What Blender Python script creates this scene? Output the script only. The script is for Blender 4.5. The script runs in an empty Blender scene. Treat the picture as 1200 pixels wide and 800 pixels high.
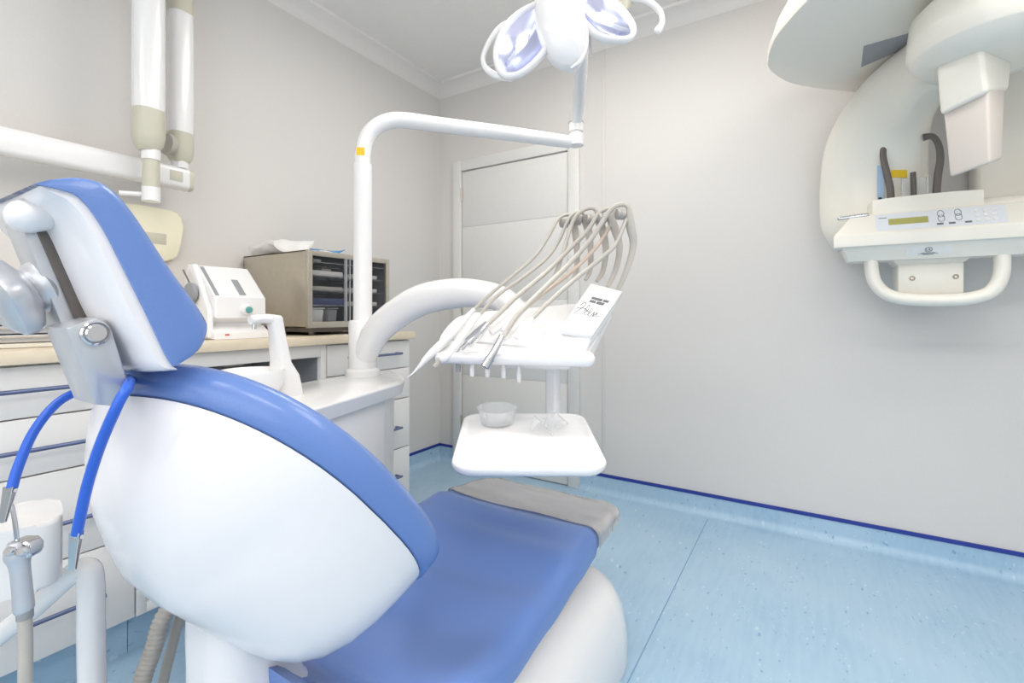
import bpy, bmesh, math, random
from mathutils import Vector, Matrix
random.seed(7)
C = bpy.context.scene.collection
sc = bpy.context.scene
# ------------------------------------------------------------------ camera
F = 559.0; HC = 1.05; HY = 366.0
ANG = math.atan(348/559.0)
FW = Vector((-math.sin(ANG), math.cos(ANG), 0)); RT = Vector((math.cos(ANG), math.sin(ANG), 0))
cam = bpy.data.cameras.new('camera'); camo = bpy.data.objects.new('camera', cam); C.objects.link(camo)
camo.location = (0, 0, HC); camo.rotation_euler = (math.pi/2, 0, ANG)
cam.sensor_width = 36; cam.lens = 36*F/1200; cam.shift_y = -(400-HY)/1200; cam.clip_start = 0.02
sc.camera = camo
# ------------------------------------------------------------------ light and exposure
sc.view_settings.view_transform = 'Standard'; sc.view_settings.look = 'None'
sc.view_settings.gamma = 1; sc.view_settings.use_curve_mapping = False
sc.view_settings.exposure = -0.70
w = bpy.data.worlds.new('world'); sc.world = w; w.use_nodes = True
w.node_tree.nodes['Background'].inputs[0].default_value = (1, 1, 1, 1)
w.node_tree.nodes['Background'].inputs[1].default_value = 1.0
def area(name, loc, size, power, target=None, col=(1, 1, 1), rot=None, spread=None):
    l = bpy.data.lights.new(name, 'AREA'); l.shape = 'RECTANGLE'; l.size, l.size_y = size
    l.energy = power; l.color = col
    if spread: l.spread = spread
    o = bpy.data.objects.new(name, l); C.objects.link(o); o.location = loc
    if rot: o.rotation_euler = rot
    return o
XL, XR, YB, YF, ZC = -2.257, 1.75, 2.64, -1.75, 2.66
# added ceiling panels and an added window, all out of view, to light the room evenly
for lx, ly, lp in ((.75, -.75, 20), (-.9, -.75, 17), (.95, 1.0, 17), (-.7, 1.58, 17)):
    area('added_ceiling_light', (lx, ly, ZC-.085), (1.16, .56), lp, col=(1, .975, .945))
area('added_window_light', (0.1, YF+0.06, 1.45), (2.6, 1.5), 16, col=(1, .98, .96), rot=(math.pi/2, 0, 0))  # soft fill from the added, unseen window

# ------------------------------------------------------------------ helpers
def P(px, py, d):
    q = FW*d + RT*((px-600)/F*d); return Vector((q.x, q.y, HC+(HY-py)/F*d))
def PX(px, py, x): return P(px, py, x/(FW.x+RT.x*(px-600)/F))
def PY(px, py, y): return P(px, py, y/(FW.y+RT.y*(px-600)/F))
def PZ(px, py, z): return P(px, py, (z-HC)*F/(HY-py))
MATS = {}
def srgb(c):
    return tuple((v/255/12.92 if v/255 <= .04045 else ((v/255+.055)/1.055)**2.4) for v in c)
def mat(name, col, rough=.5, metal=0, alpha=1, trans=0, emit=None, es=0, bump=0, bscale=40, var=0, coat=0, spec=.5, ior=1.45):
    m = bpy.data.materials.new(name); m.use_nodes = True; nt = m.node_tree; b = nt.nodes['Principled BSDF']
    c = srgb(col)
    b.inputs['Base Color'].default_value = (*c, 1); b.inputs['Roughness'].default_value = rough
    b.inputs['Metallic'].default_value = metal; b.inputs['Alpha'].default_value = alpha
    b.inputs['Transmission Weight'].default_value = trans; b.inputs['Coat Weight'].default_value = coat
    b.inputs['Specular IOR Level'].default_value = spec; b.inputs['IOR'].default_value = ior
    if emit: b.inputs['Emission Color'].default_value = (*srgb(emit), 1); b.inputs['Emission Strength'].default_value = es
    tc = nt.nodes.new('ShaderNodeTexCoord'); n = nt.nodes.new('ShaderNodeTexNoise')
    n.inputs['Scale'].default_value = bscale; n.inputs['Detail'].default_value = 4
    nt.links.new(tc.outputs['Object'], n.inputs['Vector'])
    if var:
        r = nt.nodes.new('ShaderNodeValToRGB')
        r.color_ramp.elements[0].position = .3; r.color_ramp.elements[1].position = .7
        r.color_ramp.elements[0].color = (*[x*(1-var) for x in c], 1); r.color_ramp.elements[1].color = (*[min(1, x*(1+var)) for x in c], 1)
        nt.links.new(n.outputs['Fac'], r.inputs['Fac']); nt.links.new(r.outputs['Color'], b.inputs['Base Color'])
    if bump:
        bp = nt.nodes.new('ShaderNodeBump'); bp.inputs['Strength'].default_value = bump; bp.inputs['Distance'].default_value = .002
        nt.links.new(n.outputs['Fac'], bp.inputs['Height']); nt.links.new(bp.outputs['Normal'], b.inputs['Normal'])
    MATS[name] = m; return m
WALL = mat('wall_paint', (221, 218, 215), .6, var=.01, bump=.05, bscale=120)
CEIL = mat('ceiling_paint', (240, 238, 235), .7, var=.01)
CROWN = mat('moulding_paint', (234, 231, 228), .6, var=.01)
DOOR = mat('door_lacquer', (228, 227, 224), .4, var=.01)
WHITE = mat('white_enamel', (241, 240, 240), .22, var=.005, coat=.3)
SHELL = mat('shell_plastic', (238, 236, 238), .25, var=.006, coat=.3)
CAB = mat('cabinet_laminate', (240, 238, 236), .35, var=.006)
CREAM = mat('cream_plastic', (241, 237, 226), .28, var=.006, coat=.3)
BEIGE = mat('beige_plastic', (204, 201, 184), .4, var=.01)
IVORY = mat('ivory_plastic', (242, 237, 212), .35, var=.01)
SENSOR = mat('sensor_plastic', (220, 211, 203), .35, var=.006)
BLUE = mat('blue_upholstery', (106, 137, 200), .27, coat=.15, bump=.12, bscale=420, var=.015, spec=.5)
CORD = mat('blue_cord', (48, 100, 208), .35, var=.02)
STRIP = mat('blue_strip', (44, 62, 150), .4, var=.05, bscale=15)
WOOD = mat('beige_worktop', (226, 213, 190), .45, var=.03, bscale=30)
CHROME = mat('chrome', (215, 215, 218), .15, 1, var=.01)
ALU = mat('cast_aluminium', (205, 207, 212), .32, .55, var=.02)
STEEL = mat('brushed_steel', (198, 191, 178), .35, .8, var=.03, bscale=60)
HANDLE = mat('handle_metal', (108, 118, 152), .3, .5, var=.02)
GREY = mat('grey_plastic', (152, 154, 158), .45, var=.02)
LGREY = mat('light_grey_hose', (190, 185, 177), .45, var=.02)
KNUCK = mat('knuckle_grey', (172, 168, 164), .35, .2, var=.02)
BROWNH = mat('pinkish_hose', (212, 194, 178), .45, var=.02)
DARK = mat('dark_plastic', (104, 98, 94), .35, var=.03)
INNER = mat('dark_interior', (104, 104, 106), .5, var=.03)
GLASS = mat('smoked_glass', (90, 92, 96), .05, alpha=.16, var=.01)
CLEAR = mat('clear_plastic', (235, 238, 240), .08, alpha=.3, var=.01)
FILM = mat('clear_film_cover', (242, 240, 238), .12, coat=1, alpha=.92, var=.02, bscale=9, bump=.3)
PAPER = mat('white_paper', (238, 238, 236), .7, var=.015, bump=.2, bscale=30)
BLUEP = mat('blue_packet', (70, 150, 205), .4, var=.05)
NAVY = mat('navy_case', (66, 74, 120), .4, var=.05)
TEAL = mat('teal_button', (95, 165, 160), .4, var=.03)
YELLOW = mat('yellow_label', (245, 205, 40), .5, var=.02)
INK = mat('dark_ink', (112, 114, 120), .6, var=.02)
BLACK = mat('black_ink', (52, 50, 46), .5, var=.02)
LABEL = mat('label_film', (226, 230, 236), .4, var=.01)
LCD = mat('lcd_display', (176, 174, 104), .3, var=.04)
LBLUE = mat('light_blue_label', (170, 198, 226), .4, var=.02)
RED = mat('red_mark', (205, 90, 75), .5, var=.02)
REFLECT = mat('mirror_reflector', (235, 235, 250), .07, 1, var=.02)
IRID = mat('iridescent_mirror', (196, 199, 226), .22, .9, var=.12, bscale=9)
LAMPGLOW = mat('lamp_bulb_glow', (255, 255, 255), .3, emit=(240, 244, 255), es=14)
ADDED_DIFFUSER = mat('added_light_diffuser', (255, 255, 255), .5, emit=(255, 248, 238), es=5)  # glow of the added ceiling panels
ADDED_PANE = mat('added_window_pane', (240, 245, 255), .2, emit=(250, 250, 252), es=1)  # glow of the added window behind the camera
def lino():
    m = bpy.data.materials.new('blue_linoleum'); m.use_nodes = True; nt = m.node_tree; b = nt.nodes['Principled BSDF']
    tc = nt.nodes.new('ShaderNodeTexCoord'); last = None
    def layer(scale, pos0, pos1, c0, c1, sx):
        mp = nt.nodes.new('ShaderNodeMapping'); mp.inputs['Scale'].default_value = sx
        nt.links.new(tc.outputs['Object'], mp.inputs['Vector'])
        n = nt.nodes.new('ShaderNodeTexNoise'); n.inputs['Scale'].default_value = scale; n.inputs['Detail'].default_value = 3
        nt.links.new(mp.outputs['Vector'], n.inputs['Vector'])
        r = nt.nodes.new('ShaderNodeValToRGB'); r.color_ramp.elements[0].position = pos0; r.color_ramp.elements[1].position = pos1
        r.color_ramp.elements[0].color = (*c0, 1); r.color_ramp.elements[1].color = (*c1, 1)
        nt.links.new(n.outputs['Fac'], r.inputs['Fac']); return r
    base = layer(3, .35, .65, srgb((162, 194, 219)), srgb((174, 203, 225)), (1, 1, 1))
    fl = layer(26, .65, .71, (0, 0, 0), (1, 1, 1), (2.2, .9, 1))
    fd = layer(34, .65, .72, (0, 0, 0), (1, 1, 1), (1.8, .7, 1.2))
    st = layer(16, .38, .62, (0, 0, 0), (1, 1, 1), (3.2, .45, 1))
    def mix(a, fac, col, k):
        x = nt.nodes.new('ShaderNodeMixRGB'); x.inputs[2].default_value = (*srgb(col), 1)
        mu = nt.nodes.new('ShaderNodeMath'); mu.operation = 'MULTIPLY'; mu.inputs[1].default_value = k
        nt.links.new(fac.outputs['Color'], mu.inputs[0]); nt.links.new(mu.outputs[0], x.inputs[0])
        nt.links.new(a.outputs[0], x.inputs[1]); return x
    x = mix(base, st, (182, 210, 230), .35); x = mix(x, fl, (208, 226, 238), .65); x = mix(x, fd, (118, 158, 198), .75)
    nt.links.new(x.outputs[0], b.inputs['Base Color']); b.inputs['Roughness'].default_value = .38
    return m
LINO = lino()

OFF = {}
def link(o): C.objects.link(o); return o
def finish(bm, ang=38):
    bmesh.ops.recalc_face_normals(bm, faces=bm.faces[:])
    for f in bm.faces: f.smooth = True
    for e in bm.edges:
        if len(e.link_faces) == 2 and e.calc_face_angle(0) > math.radians(ang): e.smooth = False
def obj(name, bm, m, parent=None, label=None, ang=38, recalc=True):
    if recalc: finish(bm, ang)
    o = bpy.data.objects.new(name, bpy.data.meshes.new(name)); link(o)
    if parent is not None:
        L = OFF[parent.name]; bmesh.ops.translate(bm, verts=bm.verts[:], vec=-L); o.parent = parent; OFF[o.name] = L
    else: OFF[o.name] = Vector((0, 0, 0))
    bm.to_mesh(o.data); bm.free(); o.data.materials.append(m)
    if label: o['label'] = label
    return o
def tag(o, label, cat, group=None):
    o['label'] = label; o['category'] = cat
    if group: o['group'] = group
    return o
def thing(name, label, cat, loc, group=None):
    o = link(bpy.data.objects.new(name, None)); o.location = loc; OFF[o.name] = Vector(loc); o.empty_display_size = .05
    return tag(o, label, cat, group)
def struct(name, bm, m, parent=None, ang=38):
    o = obj(name, bm, m, parent, ang=ang)
    if parent is None: o['kind'] = 'structure'
    return o
def B(): return bmesh.new()
def hexa(bm, p, bev=0, seg=2):
    """p: 8 points, bottom ring (4, ccw) then top ring (4)"""
    v = [bm.verts.new(q) for q in p]
    fs = [(0, 3, 2, 1), (4, 5, 6, 7), (0, 1, 5, 4), (1, 2, 6, 5), (2, 3, 7, 6), (3, 0, 4, 7)]
    ff = [bm.faces.new([v[i] for i in f]) for f in fs]
    if bev:
        es = list({e for f in ff for e in f.edges})
        bmesh.ops.bevel(bm, geom=es, offset=bev, segments=seg, profile=.5, affect='EDGES', clamp_overlap=True)
    return bm
def box(bm, x0, x1, y0, y1, z0, z1, bev=0, seg=2):
    return hexa(bm, [(x0, y0, z0), (x1, y0, z0), (x1, y1, z0), (x0, y1, z0), (x0, y0, z1), (x1, y0, z1), (x1, y1, z1), (x0, y1, z1)], bev, seg)
def slab(bm, quad, thick, bev=0, seg=2):
    """quad of 4 points (outer face), thickness behind it, away from its normal"""
    q = [Vector(a) for a in quad]; n = (q[1]-q[0]).cross(q[3]-q[0]).normalized()
    return hexa(bm, [a-n*thick for a in q]+q, bev, seg)
def prism(bm, pts, vec, bev=0, seg=2, sharp_only=False):
    vec = Vector(vec)
    a = [bm.verts.new(p) for p in pts]; b = [bm.verts.new(Vector(p)+vec) for p in pts]; n = len(pts)
    f1 = bm.faces.new(a[::-1]); f2 = bm.faces.new(b)
    ff = [bm.faces.new((a[i], a[(i+1) % n], b[(i+1) % n], b[i])) for i in range(n)]
    if bev:
        es = list(f1.edges)+list(f2.edges)
        bmesh.ops.bevel(bm, geom=es, offset=bev, segments=seg, profile=.5, affect='EDGES', clamp_overlap=True)
    return bm
def cr(pts, n=8, closed=False):
    """Catmull-Rom resample; pts may be tuples of any length"""
    pts = [tuple(p) for p in pts]; out = []; N = len(pts)
    rng = range(N if closed else N-1)
    for i in rng:
        if closed: p0, p1, p2, p3 = pts[i-1], pts[i], pts[(i+1) % N], pts[(i+2) % N]
        else: p0, p1, p2, p3 = pts[max(i-1, 0)], pts[i], pts[i+1], pts[min(i+2, N-1)]
        for k in range(n):
            t = k/n
            out.append(tuple(.5*((2*b)+(-a+c)*t+(2*a-5*b+4*c-d)*t*t+(-a+3*b-3*c+d)*t**3) for a, b, c, d in zip(p0, p1, p2, p3)))
    if not closed: out.append(pts[-1])
    return out
def loft(bm, rings, cap=True, closed=True):
    vs = [[bm.verts.new(p) for p in r] for r in rings]; n = len(rings[0])
    for a, b in zip(vs, vs[1:]):
        for i in range(n if closed else n-1):
            bm.faces.new((a[i], a[(i+1) % n], b[(i+1) % n], b[i]))
    if cap: bm.faces.new(vs[0][::-1]); bm.faces.new(vs[-1])
    return bm
def tube(bm, pts, r, seg=14, n=6, up=None, flat=1.0, round_end=False):
    """swept tube through pts; r scalar or list; flat scales the second axis"""
    R = [r]*len(pts) if not hasattr(r, '__len__') else list(r)
    if n > 1:
        s = cr([(*p, q) for p, q in zip(pts, R)], n); pts = [Vector(a[:3]) for a in s]; R = [a[3] for a in s]
    else: pts = [Vector(p) for p in pts]
    rings = []; u = None
    for i, p in enumerate(pts):
        t = (pts[min(i+1, len(pts)-1)]-pts[max(i-1, 0)]).normalized()
        if u is None:
            u = Vector(up) if up else (Vector((0, 0, 1)) if abs(t.z) < .9 else Vector((1, 0, 0)))
        u = (u-t*u.dot(t)).normalized(); v = t.cross(u)
        rings.append((p, t, u, v, R[i]))
    out = []
    def ring(p, u, v, q): return [p+u*(q*math.cos(2*math.pi*k/seg))+v*(q*flat*math.sin(2*math.pi*k/seg)) for k in range(seg)]
    if round_end:
        p, t, u, v, q = rings[0]
        for a in (80, 60, 40, 20): out.append(ring(p-t*q*math.sin(math.radians(a)), u, v, q*math.cos(math.radians(a))))
    for p, t, u, v, q in rings: out.append(ring(p, u, v, q))
    if round_end:
        p, t, u, v, q = rings[-1]
        for a in (20, 40, 60, 80): out.append(ring(p+t*q*math.sin(math.radians(a)), u, v, q*math.cos(math.radians(a))))
    return loft(bm, out)
def lathe(bm, prof, c, axis=(0, 0, 1), seg=28):
    """prof list of (radius, height along axis)"""
    ax = Vector(axis).normalized(); u = ax.orthogonal().normalized(); v = ax.cross(u); c = Vector(c)
    rings = [[c+ax*h+(u*math.cos(2*math.pi*k/seg)+v*math.sin(2*math.pi*k/seg))*max(r, 1e-5) for k in range(seg)] for r, h in prof]
    return loft(bm, rings)
def rrect(w, h, r, n=5):
    o = []
    for cx, cy, a0 in ((w/2-r, h/2-r, 0), (-w/2+r, h/2-r, 90), (-w/2+r, -h/2+r, 180), (w/2-r, -h/2+r, 270)):
        for k in range(n+1):
            a = math.radians(a0+90*k/n); o.append((cx+r*math.cos(a), cy+r*math.sin(a)))
    return o
def plate(bm, c, ux, uy, w, h, r, thick, bev=0, seg=2, n=5):
    """rounded plate: centre of the outer face c, axes ux, uy; thickness goes to -normal"""
    ux = Vector(ux).normalized(); uy = Vector(uy); uy = (uy-ux*uy.dot(ux)).normalized(); nn = ux.cross(uy); c = Vector(c)
    pts = [c+ux*a+uy*b-nn*thick for a, b in rrect(w, h, r, n)]
    return prism(bm, pts, nn*thick, bev, seg)
def text(body, size, name, m, parent, c, ux, uy, ext=.0004, label=None):
    cu = bpy.data.curves.new('lettering', 'FONT'); cu.body = body; cu.size = size; cu.extrude = ext
    cu.align_x = 'CENTER'; cu.align_y = 'CENTER'
    t = bpy.data.objects.new('lettering', cu); C.objects.link(t)
    bpy.context.view_layer.update()
    me = bpy.data.meshes.new_from_object(t.evaluated_get(bpy.context.evaluated_depsgraph_get()))
    bm = B(); bm.from_mesh(me); bpy.data.objects.remove(t); bpy.data.curves.remove(cu); bpy.data.meshes.remove(me)
    ux = Vector(ux).normalized(); uy = Vector(uy); uy = (uy-ux*uy.dot(ux)).normalized(); nn = ux.cross(uy)
    M = Matrix((ux, uy, nn)).transposed().to_4x4(); M.translation = Vector(c)
    bmesh.ops.transform(bm, matrix=M, verts=bm.verts[:])
    return obj(name, bm, m, parent, label)

# ================================================================== THE ROOM
struct('floor', box(B(), XL-.1, XR+.1, YF-.1, YB+.1, -.1, 0), LINO)
struct('wall_left', box(B(), XL-.1, XL, YF-.1, YB, 0, ZC), WALL)
struct('wall_back', box(B(), XL-.1, XR+.1, YB, YB+.1, 0, ZC), WALL)
struct('wall_right', box(B(), XR, XR+.1, YF-.1, YB, 0, ZC), WALL)
bm = B()   # wall behind the camera with an opening for the added window
box(bm, XL, XR, YF-.1, YF, 0, .68); box(bm, XL, XR, YF-.1, YF, 2.22, ZC)
box(bm, XL, -1.22, YF-.1, YF, .68, 2.22); box(bm, 1.42, XR, YF-.1, YF, .68, 2.22)
struct('wall_front', bm, WALL)
struct('ceiling', box(B(), XL-.1, XR+.1, YF-.1, YB+.1, ZC, ZC+.1), CEIL)
wf = B()
for a in (-1.22, .06, 1.36): box(wf, a, a+.06, YF-.07, YF, .68, 2.22, .005)
box(wf, -1.22, 1.42, YF-.07, YF, .68, .74, .005); box(wf, -1.22, 1.42, YF-.07, YF, 2.16, 2.22, .005)
win = struct('window_added', wf, DOOR)  # added window out of view, there for its light
obj('added_pane', box(B(), -1.2, 1.4, YF-.09, YF-.075, .7, 2.2), ADDED_PANE, win)
for x, y in ((.75, -.75), (-.9, -.75), (.95, 1.0), (-.7, 1.58)):
    fr = B()
    for q in ((x-.63, x+.63, y-.33, y-.3), (x-.63, x+.63, y+.3, y+.33), (x-.63, x-.6, y-.3, y+.3), (x+.6, x+.63, y-.3, y+.3)):
        box(fr, *q, ZC-.03, ZC, .004)
    o = struct('trim_added_light_frame', fr, DOOR)
    obj('added_diffuser', box(B(), x-.6, x+.6, y-.3, y+.3, ZC-.075, ZC-.008), ADDED_DIFFUSER, o)  # added glowing box, its sides brighten the ceiling
# crown moulding: profile swept along both visible walls and round the room
cp = [(0, 0), (.008, .012), (.02, .03), (.03, .04), (.06, .058), (.085, .064), (.088, .07), (.088, .08), (0, .08)]
def crown(name, p0, p1, inn):
    inn = Vector(inn); pts = [Vector(p0)+inn*a+Vector((0, 0, 2.58+b)) for a, b in cp]
    struct(name, prism(B(), pts, Vector(p1)-Vector(p0)), CROWN, ang=30)
crown('trim_1', (XL, YF, 0), (XL, YB, 0), (1, 0, 0)); crown('trim_2', (XL, YB, 0), (XR, YB, 0), (0, -1, 0))
crown('trim_3', (XR, YF, 0), (XR, YB, 0), (-1, 0, 0)); crown('trim_4', (XL, YF, 0), (XR, YF, 0), (0, 1, 0))
# coved linoleum skirting, blue strip on its top
rc = .035
cove = [(0, .095), (.004, .095)]+[(.004+rc-rc*math.cos(a*math.pi/12)*1.0, rc+.001-rc*math.sin(a*math.pi/12)) for a in range(7)]+[(.06, .0005), (0, .0005)]
def skirting(side, p0, p1, inn):
    inn = Vector(inn); pts = [Vector(p0)+inn*a+Vector((0, 0, b)) for a, b in cove]
    o = struct('baseboard_'+side, prism(B(), pts, Vector(p1)-Vector(p0)), LINO)
    st = [Vector(p0)+inn*a+Vector((0, 0, b)) for a, b in ((0, .0951), (.007, .0951), (.007, .112), (0, .112))]
    obj('blue_strip', prism(B(), st, Vector(p1)-Vector(p0)), STRIP, o)
XD0, XD1 = PY(533, 300, YB).x, PY(680, 300, YB).x   # door frame edges on the back wall
skirting('left', (XL, 1.82, 0), (XL, YB, 0), (1, 0, 0))
skirting('back_left', (XL, YB, 0), (XD0, YB, 0), (0, -1, 0))
skirting('back', (XD1, YB, 0), (XR, YB, 0), (0, -1, 0))
skirting('right', (XR, YF, 0), (XR, YB, 0), (-1, 0, 0))
# door with frame, flush leaf with grooves, hinges
fw_ = .072; zt = 2.10
df = B()
box(df, XD0, XD0+fw_, YB-.025, YB+.01, 0, zt, .004); box(df, XD1-fw_, XD1, YB-.025, YB+.01, 0, zt, .004)
box(df, XD0+fw_, XD1-fw_, YB-.025, YB+.01, zt-fw_, zt, .004)
door = struct('door_1', df, DOOR)
lf = B(); zz = [.008, .62, 1.13, 1.64, zt-fw_-.006]
for a, b in zip(zz, zz[1:]): box(lf, XD0+fw_+.006, XD1-fw_-.006, YB-.014, YB+.005, a, b-.0012, .0012)
obj('door_leaf', lf, DOOR, door)
for z in (.25, 1.05, 1.82):
    obj('hinge', tube(B(), [(XD0+fw_+.003, YB-.02, z), (XD0+fw_+.003, YB-.02, z+.09)], .007, 10, 1), STEEL, door)
hd = B(); xh = XD1-fw_-.06
tube(hd, [(xh, YB-.014, 1.03), (xh, YB-.06, 1.03)], .009, 10, 1); tube(hd, [(xh, YB-.06, 1.03), (xh-.12, YB-.06, 1.03)], .009, 10, 1, round_end=True)
plate(hd, (xh, YB-.018, 1.03), (1, 0, 0), (0, 0, 1), .05, .05, .02, .006)
obj('door_handle', hd, CHROME, door)
# wall panel joint right of the door, floor seam
xj = PY(707.5, 300, YB).x
jb = B(); box(jb, xj-.009, xj+.009, YB-.006, YB, .113, 2.58, .002)
struct('trim_5', jb, WALL)
xs = PY(775, 630, 2.5)
struct('trim_6', box(B(), -.4385, -.4350, .2, YB-.06, .0001, .0009), mat('seam_weld', (126, 160, 196), .5, var=.02))

# ================================================================== CABINETS
XC = -1.726
def handle(parent, y0, y1, z):
    h = B()
    tube(h, [(XC+.034, y0, z), (XC+.034, y1, z)], .006, 10, 1)
    for y in (y0+.008, y1-.008): tube(h, [(XC, y, z), (XC+.034, y, z)], .006, 8, 1)
    return obj('handle', h, HANDLE, parent, 'blue grey metal bar handle')
def drawer_unit(label, y0, y1, h0, h1):
    t = thing('drawer_cabinet', label, 'cabinet', ((XL+XC)/2, (y0+y1)/2, 0), 'white drawer cabinets under the worktop')
    b = B(); box(b, XL+.005, XC-.02, y0, y1, .13, .915, .002)
    obj('carcass', b, CAB, t)
    box_ = B(); box(box_, XL+.03, XC-.06, y0, y1, 0, .13)
    obj('plinth', box_, LINO, t, 'light blue linoleum plinth')
    zs = [.13, .376, .622, .775, .912]
    for a, c, hz in zip(zs, zs[1:], (.248, .486, .696, .85)):
        d = obj('drawer', box(B(), XC-.019, XC, y0+.002, y1-.002, a+.002, c-.002, .002), CAB, t)
        handle(d, h0, h1, hz)
    return t
drawer_unit('white drawer cabinet at the left, behind the dental chair backrest', .0, .622, .06, .54)
drawer_unit('white drawer cabinet at the far right end of the worktop', 1.295, 1.787, 1.40, 1.70)
t = thing('open_cabinet', 'white framed open cabinet niche with grey inside below the worktop', 'cabinet', ((XL+XC)/2, .96, 0))
b = B()
box(b, XL+.005, XC, .624, .65, .13, .915, .002); box(b, XL+.005, XC, 1.265, 1.293, .13, .915, .002)
box(b, XL+.005, XC, .65, 1.265, .13, .16, .002); box(b, XC-.03, XC, .65, 1.265, .865, .915, .002)
obj('frame', b, CAB, t)
b = B(); box(b, XL+.006, XL+.02, .65, 1.265, .16, .915); box(b, XL+.02, XC-.02, 1.262, 1.2648, .16, .915); box(b, XL+.02, XC-.02, .6502, .653, .16, .915); box(b, XL+.02, XC-.03, .653, 1.262, .90, .914)
obj('inner_lining', b, GREY, t, 'grey inner lining')
obj('shelf', box(B(), XL+.02, XC-.04, .65, 1.265, .5, .518), CAB, t)
obj('plinth', box(B(), XL+.03, XC-.06, .624, 1.293, 0, .13), LINO, t)
# dark appliance on the bottom board and a box on the shelf
t = thing('storage_case', 'dark navy case on the bottom board of the open cabinet', 'case', (-1.9, .8, .16))
obj('body', box(B(), -2.1, -1.78, .67, .93, .16, .33, .01), NAVY, t)
obj('grip', box(B(), -1.782, -1.77, .74, .86, .2, .215, .004), BLACK, t)
t = thing('junction_box', 'small grey junction box hanging by a cord inside the open cabinet', 'box', (-1.95, .86, .8))
a = PX(272, 425, -1.85)
obj('body', box(B(), a.x-.02, a.x+.02, a.y-.035, a.y+.035, a.z-.012, a.z+.018, .005), LGREY, t)
obj('cord', tube(B(), [(a.x, a.y, a.z+.01), (a.x-.01, a.y+.05, .88), (a.x-.05, a.y+.06, .9), (a.x-.1, a.y+.06, .914)], .004, 8), GREY, t)
# worktop
t = tag(obj('worktop', box(B(), XL+.001, XC+.03, -.02, 1.80, .917, .952, .003), WOOD), 'long beige wood effect worktop on the white cabinets along the wall', 'worktop')

# ---------------------------------------------------------------- steriliser cabinet
x0, x1, y0, y1, z0, z1 = -2.235, -1.765, 1.225, 1.675, .985, 1.31
t = thing('uv_sterilizer_cabinet', 'brushed steel instrument cabinet with glass front on the worktop', 'sterilizer', ((x0+x1)/2, (y0+y1)/2, .952))
b = B(); k = .006
box(b, x0, x1-.004, y0, y0+k, z0, z1, .001); box(b, x0, x1-.004, y1-k, y1, z0, z1, .001)
box(b, x0, x1-.004, y0, y1, z1-k, z1, .001); box(b, x0, x1-.004, y0, y1, z0, z0+k, .001); box(b, x0, x0+k, y0, y1, z0, z1, .001)
obj('case', b, STEEL, t)
b = B(); box(b, x0+.008, x0+.014, y0+.008, y1-.008, z0+.008, z1-.008); box(b, x0+.014, x1-.006, y0+.0075, y0+.010, z0+.008, z1-.008); box(b, x0+.014, x1-.006, y1-.010, y1-.0075, z0+.008, z1-.008)
box(b, x0+.014, x1-.006, y0+.01, y1-.01, z0+.007, z0+.009); box(b, x0+.014, x1-.006, y0+.01, y1-.01, z1-.009, z1-.007)
obj('lining', b, INNER, t)
b = B(); g = .022
box(b, x1-.004, x1+.012, y0, y0+g, z0, z1, .002); box(b, x1-.004, x1+.012, y1-g, y1, z0, z1, .002)
box(b, x1-.004, x1+.012, y0+g, y1-g, z1-g, z1, .002); box(b, x1-.004, x1+.012, y0+g, y1-g, z0, z0+g+.004, .002)
fr = obj('front_frame', b, STEEL, t)
obj('glass_pane', box(B(), x1+.001, x1+.005, y0+g, y1-g, z0+g, z1-g), GLASS, fr)
b = B(); box(b, x1+.005, x1+.02, (y0+y1)/2-.04, (y0+y1)/2-.034, z0+g, z1-g); box(b, x1+.005, x1+.012, (y0+y1)/2-.014, (y0+y1)/2-.009, z0+g, z1-g)
obj('door_rail', b, CLEAR, fr)
obj('undertray', box(B(), x0+.02, x1-.02, y0+.03, y1-.03, .966, z0), DARK, t)
for xx, yy in ((x0+.05, y0+.06), (x0+.05, y1-.06), (x1-.05, y0+.06), (x1-.05, y1-.06)):
    obj('foot', lathe(B(), [(.012, .953), (.014, .966)], (xx, yy, 0)), DARK, t)
zs = [z0+.095, z0+.158, z0+.222, z0+.28]
for z in zs:
    b = B()
    for yy in [y0+.012+i*.06 for i in range(8)]: tube(b, [(x0+.02, yy, z), (x1-.012, yy, z)], .0018, 6, 1)
    for xx in (x1-.012, x1-.2, x0+.02): tube(b, [(xx, y0+.01, z), (xx, y1-.01, z)], .002, 6, 1)
    obj('wire_shelf', b, CHROME, t)
def insider(name, label, cat, bb, m, bev=.004, group=None):
    return tag(obj(name, box(B(), *bb, bev), m), label, cat, group)
G = 'trays and cases in the instrument cabinet'
insider('instrument_tray', 'white tray on the upper wire shelf inside the glass cabinet, left half', 'tray', (x1-.2, x1-.02, y0+.03, y0+.2, zs[2]+.003, zs[2]+.024), CAB, group=G)
insider('instrument_tray', 'light grey tray on the middle wire shelf inside the glass cabinet, left half', 'tray', (x1-.2, x1-.02, y0+.03, y0+.2, zs[1]+.003, zs[1]+.02), LGREY, group=G)
insider('instrument_case', 'navy blue flat case on the lower wire shelf inside the glass cabinet', 'case', (x1-.2, x1-.02, y0+.035, y0+.21, zs[0]+.003, zs[0]+.032), NAVY, group=G)
for q, z in enumerate(zs[:3]):
    insider('instrument_tray', ('white tray on the lower', 'white tray on the middle', 'white tray on the upper')[q]+' wire shelf inside the glass cabinet, right half', 'tray', (x1-.2, x1-.02, y0+.26, y1-.05, z+.003, z+.02), CAB, group=G)
insider('instrument_block', 'small white block on the uppermost wire shelf inside the glass cabinet', 'block', (x1-.12, x1-.05, y0+.07, y0+.11, zs[3]+.003, zs[3]+.018), CAB)
insider('instrument_block', 'small grey block lying on the white tray in the upper shelf of glass cabinet', 'block', (x1-.12, x1-.05, y0+.11, y0+.16, zs[2]+.025, zs[2]+.038), LGREY)
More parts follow.
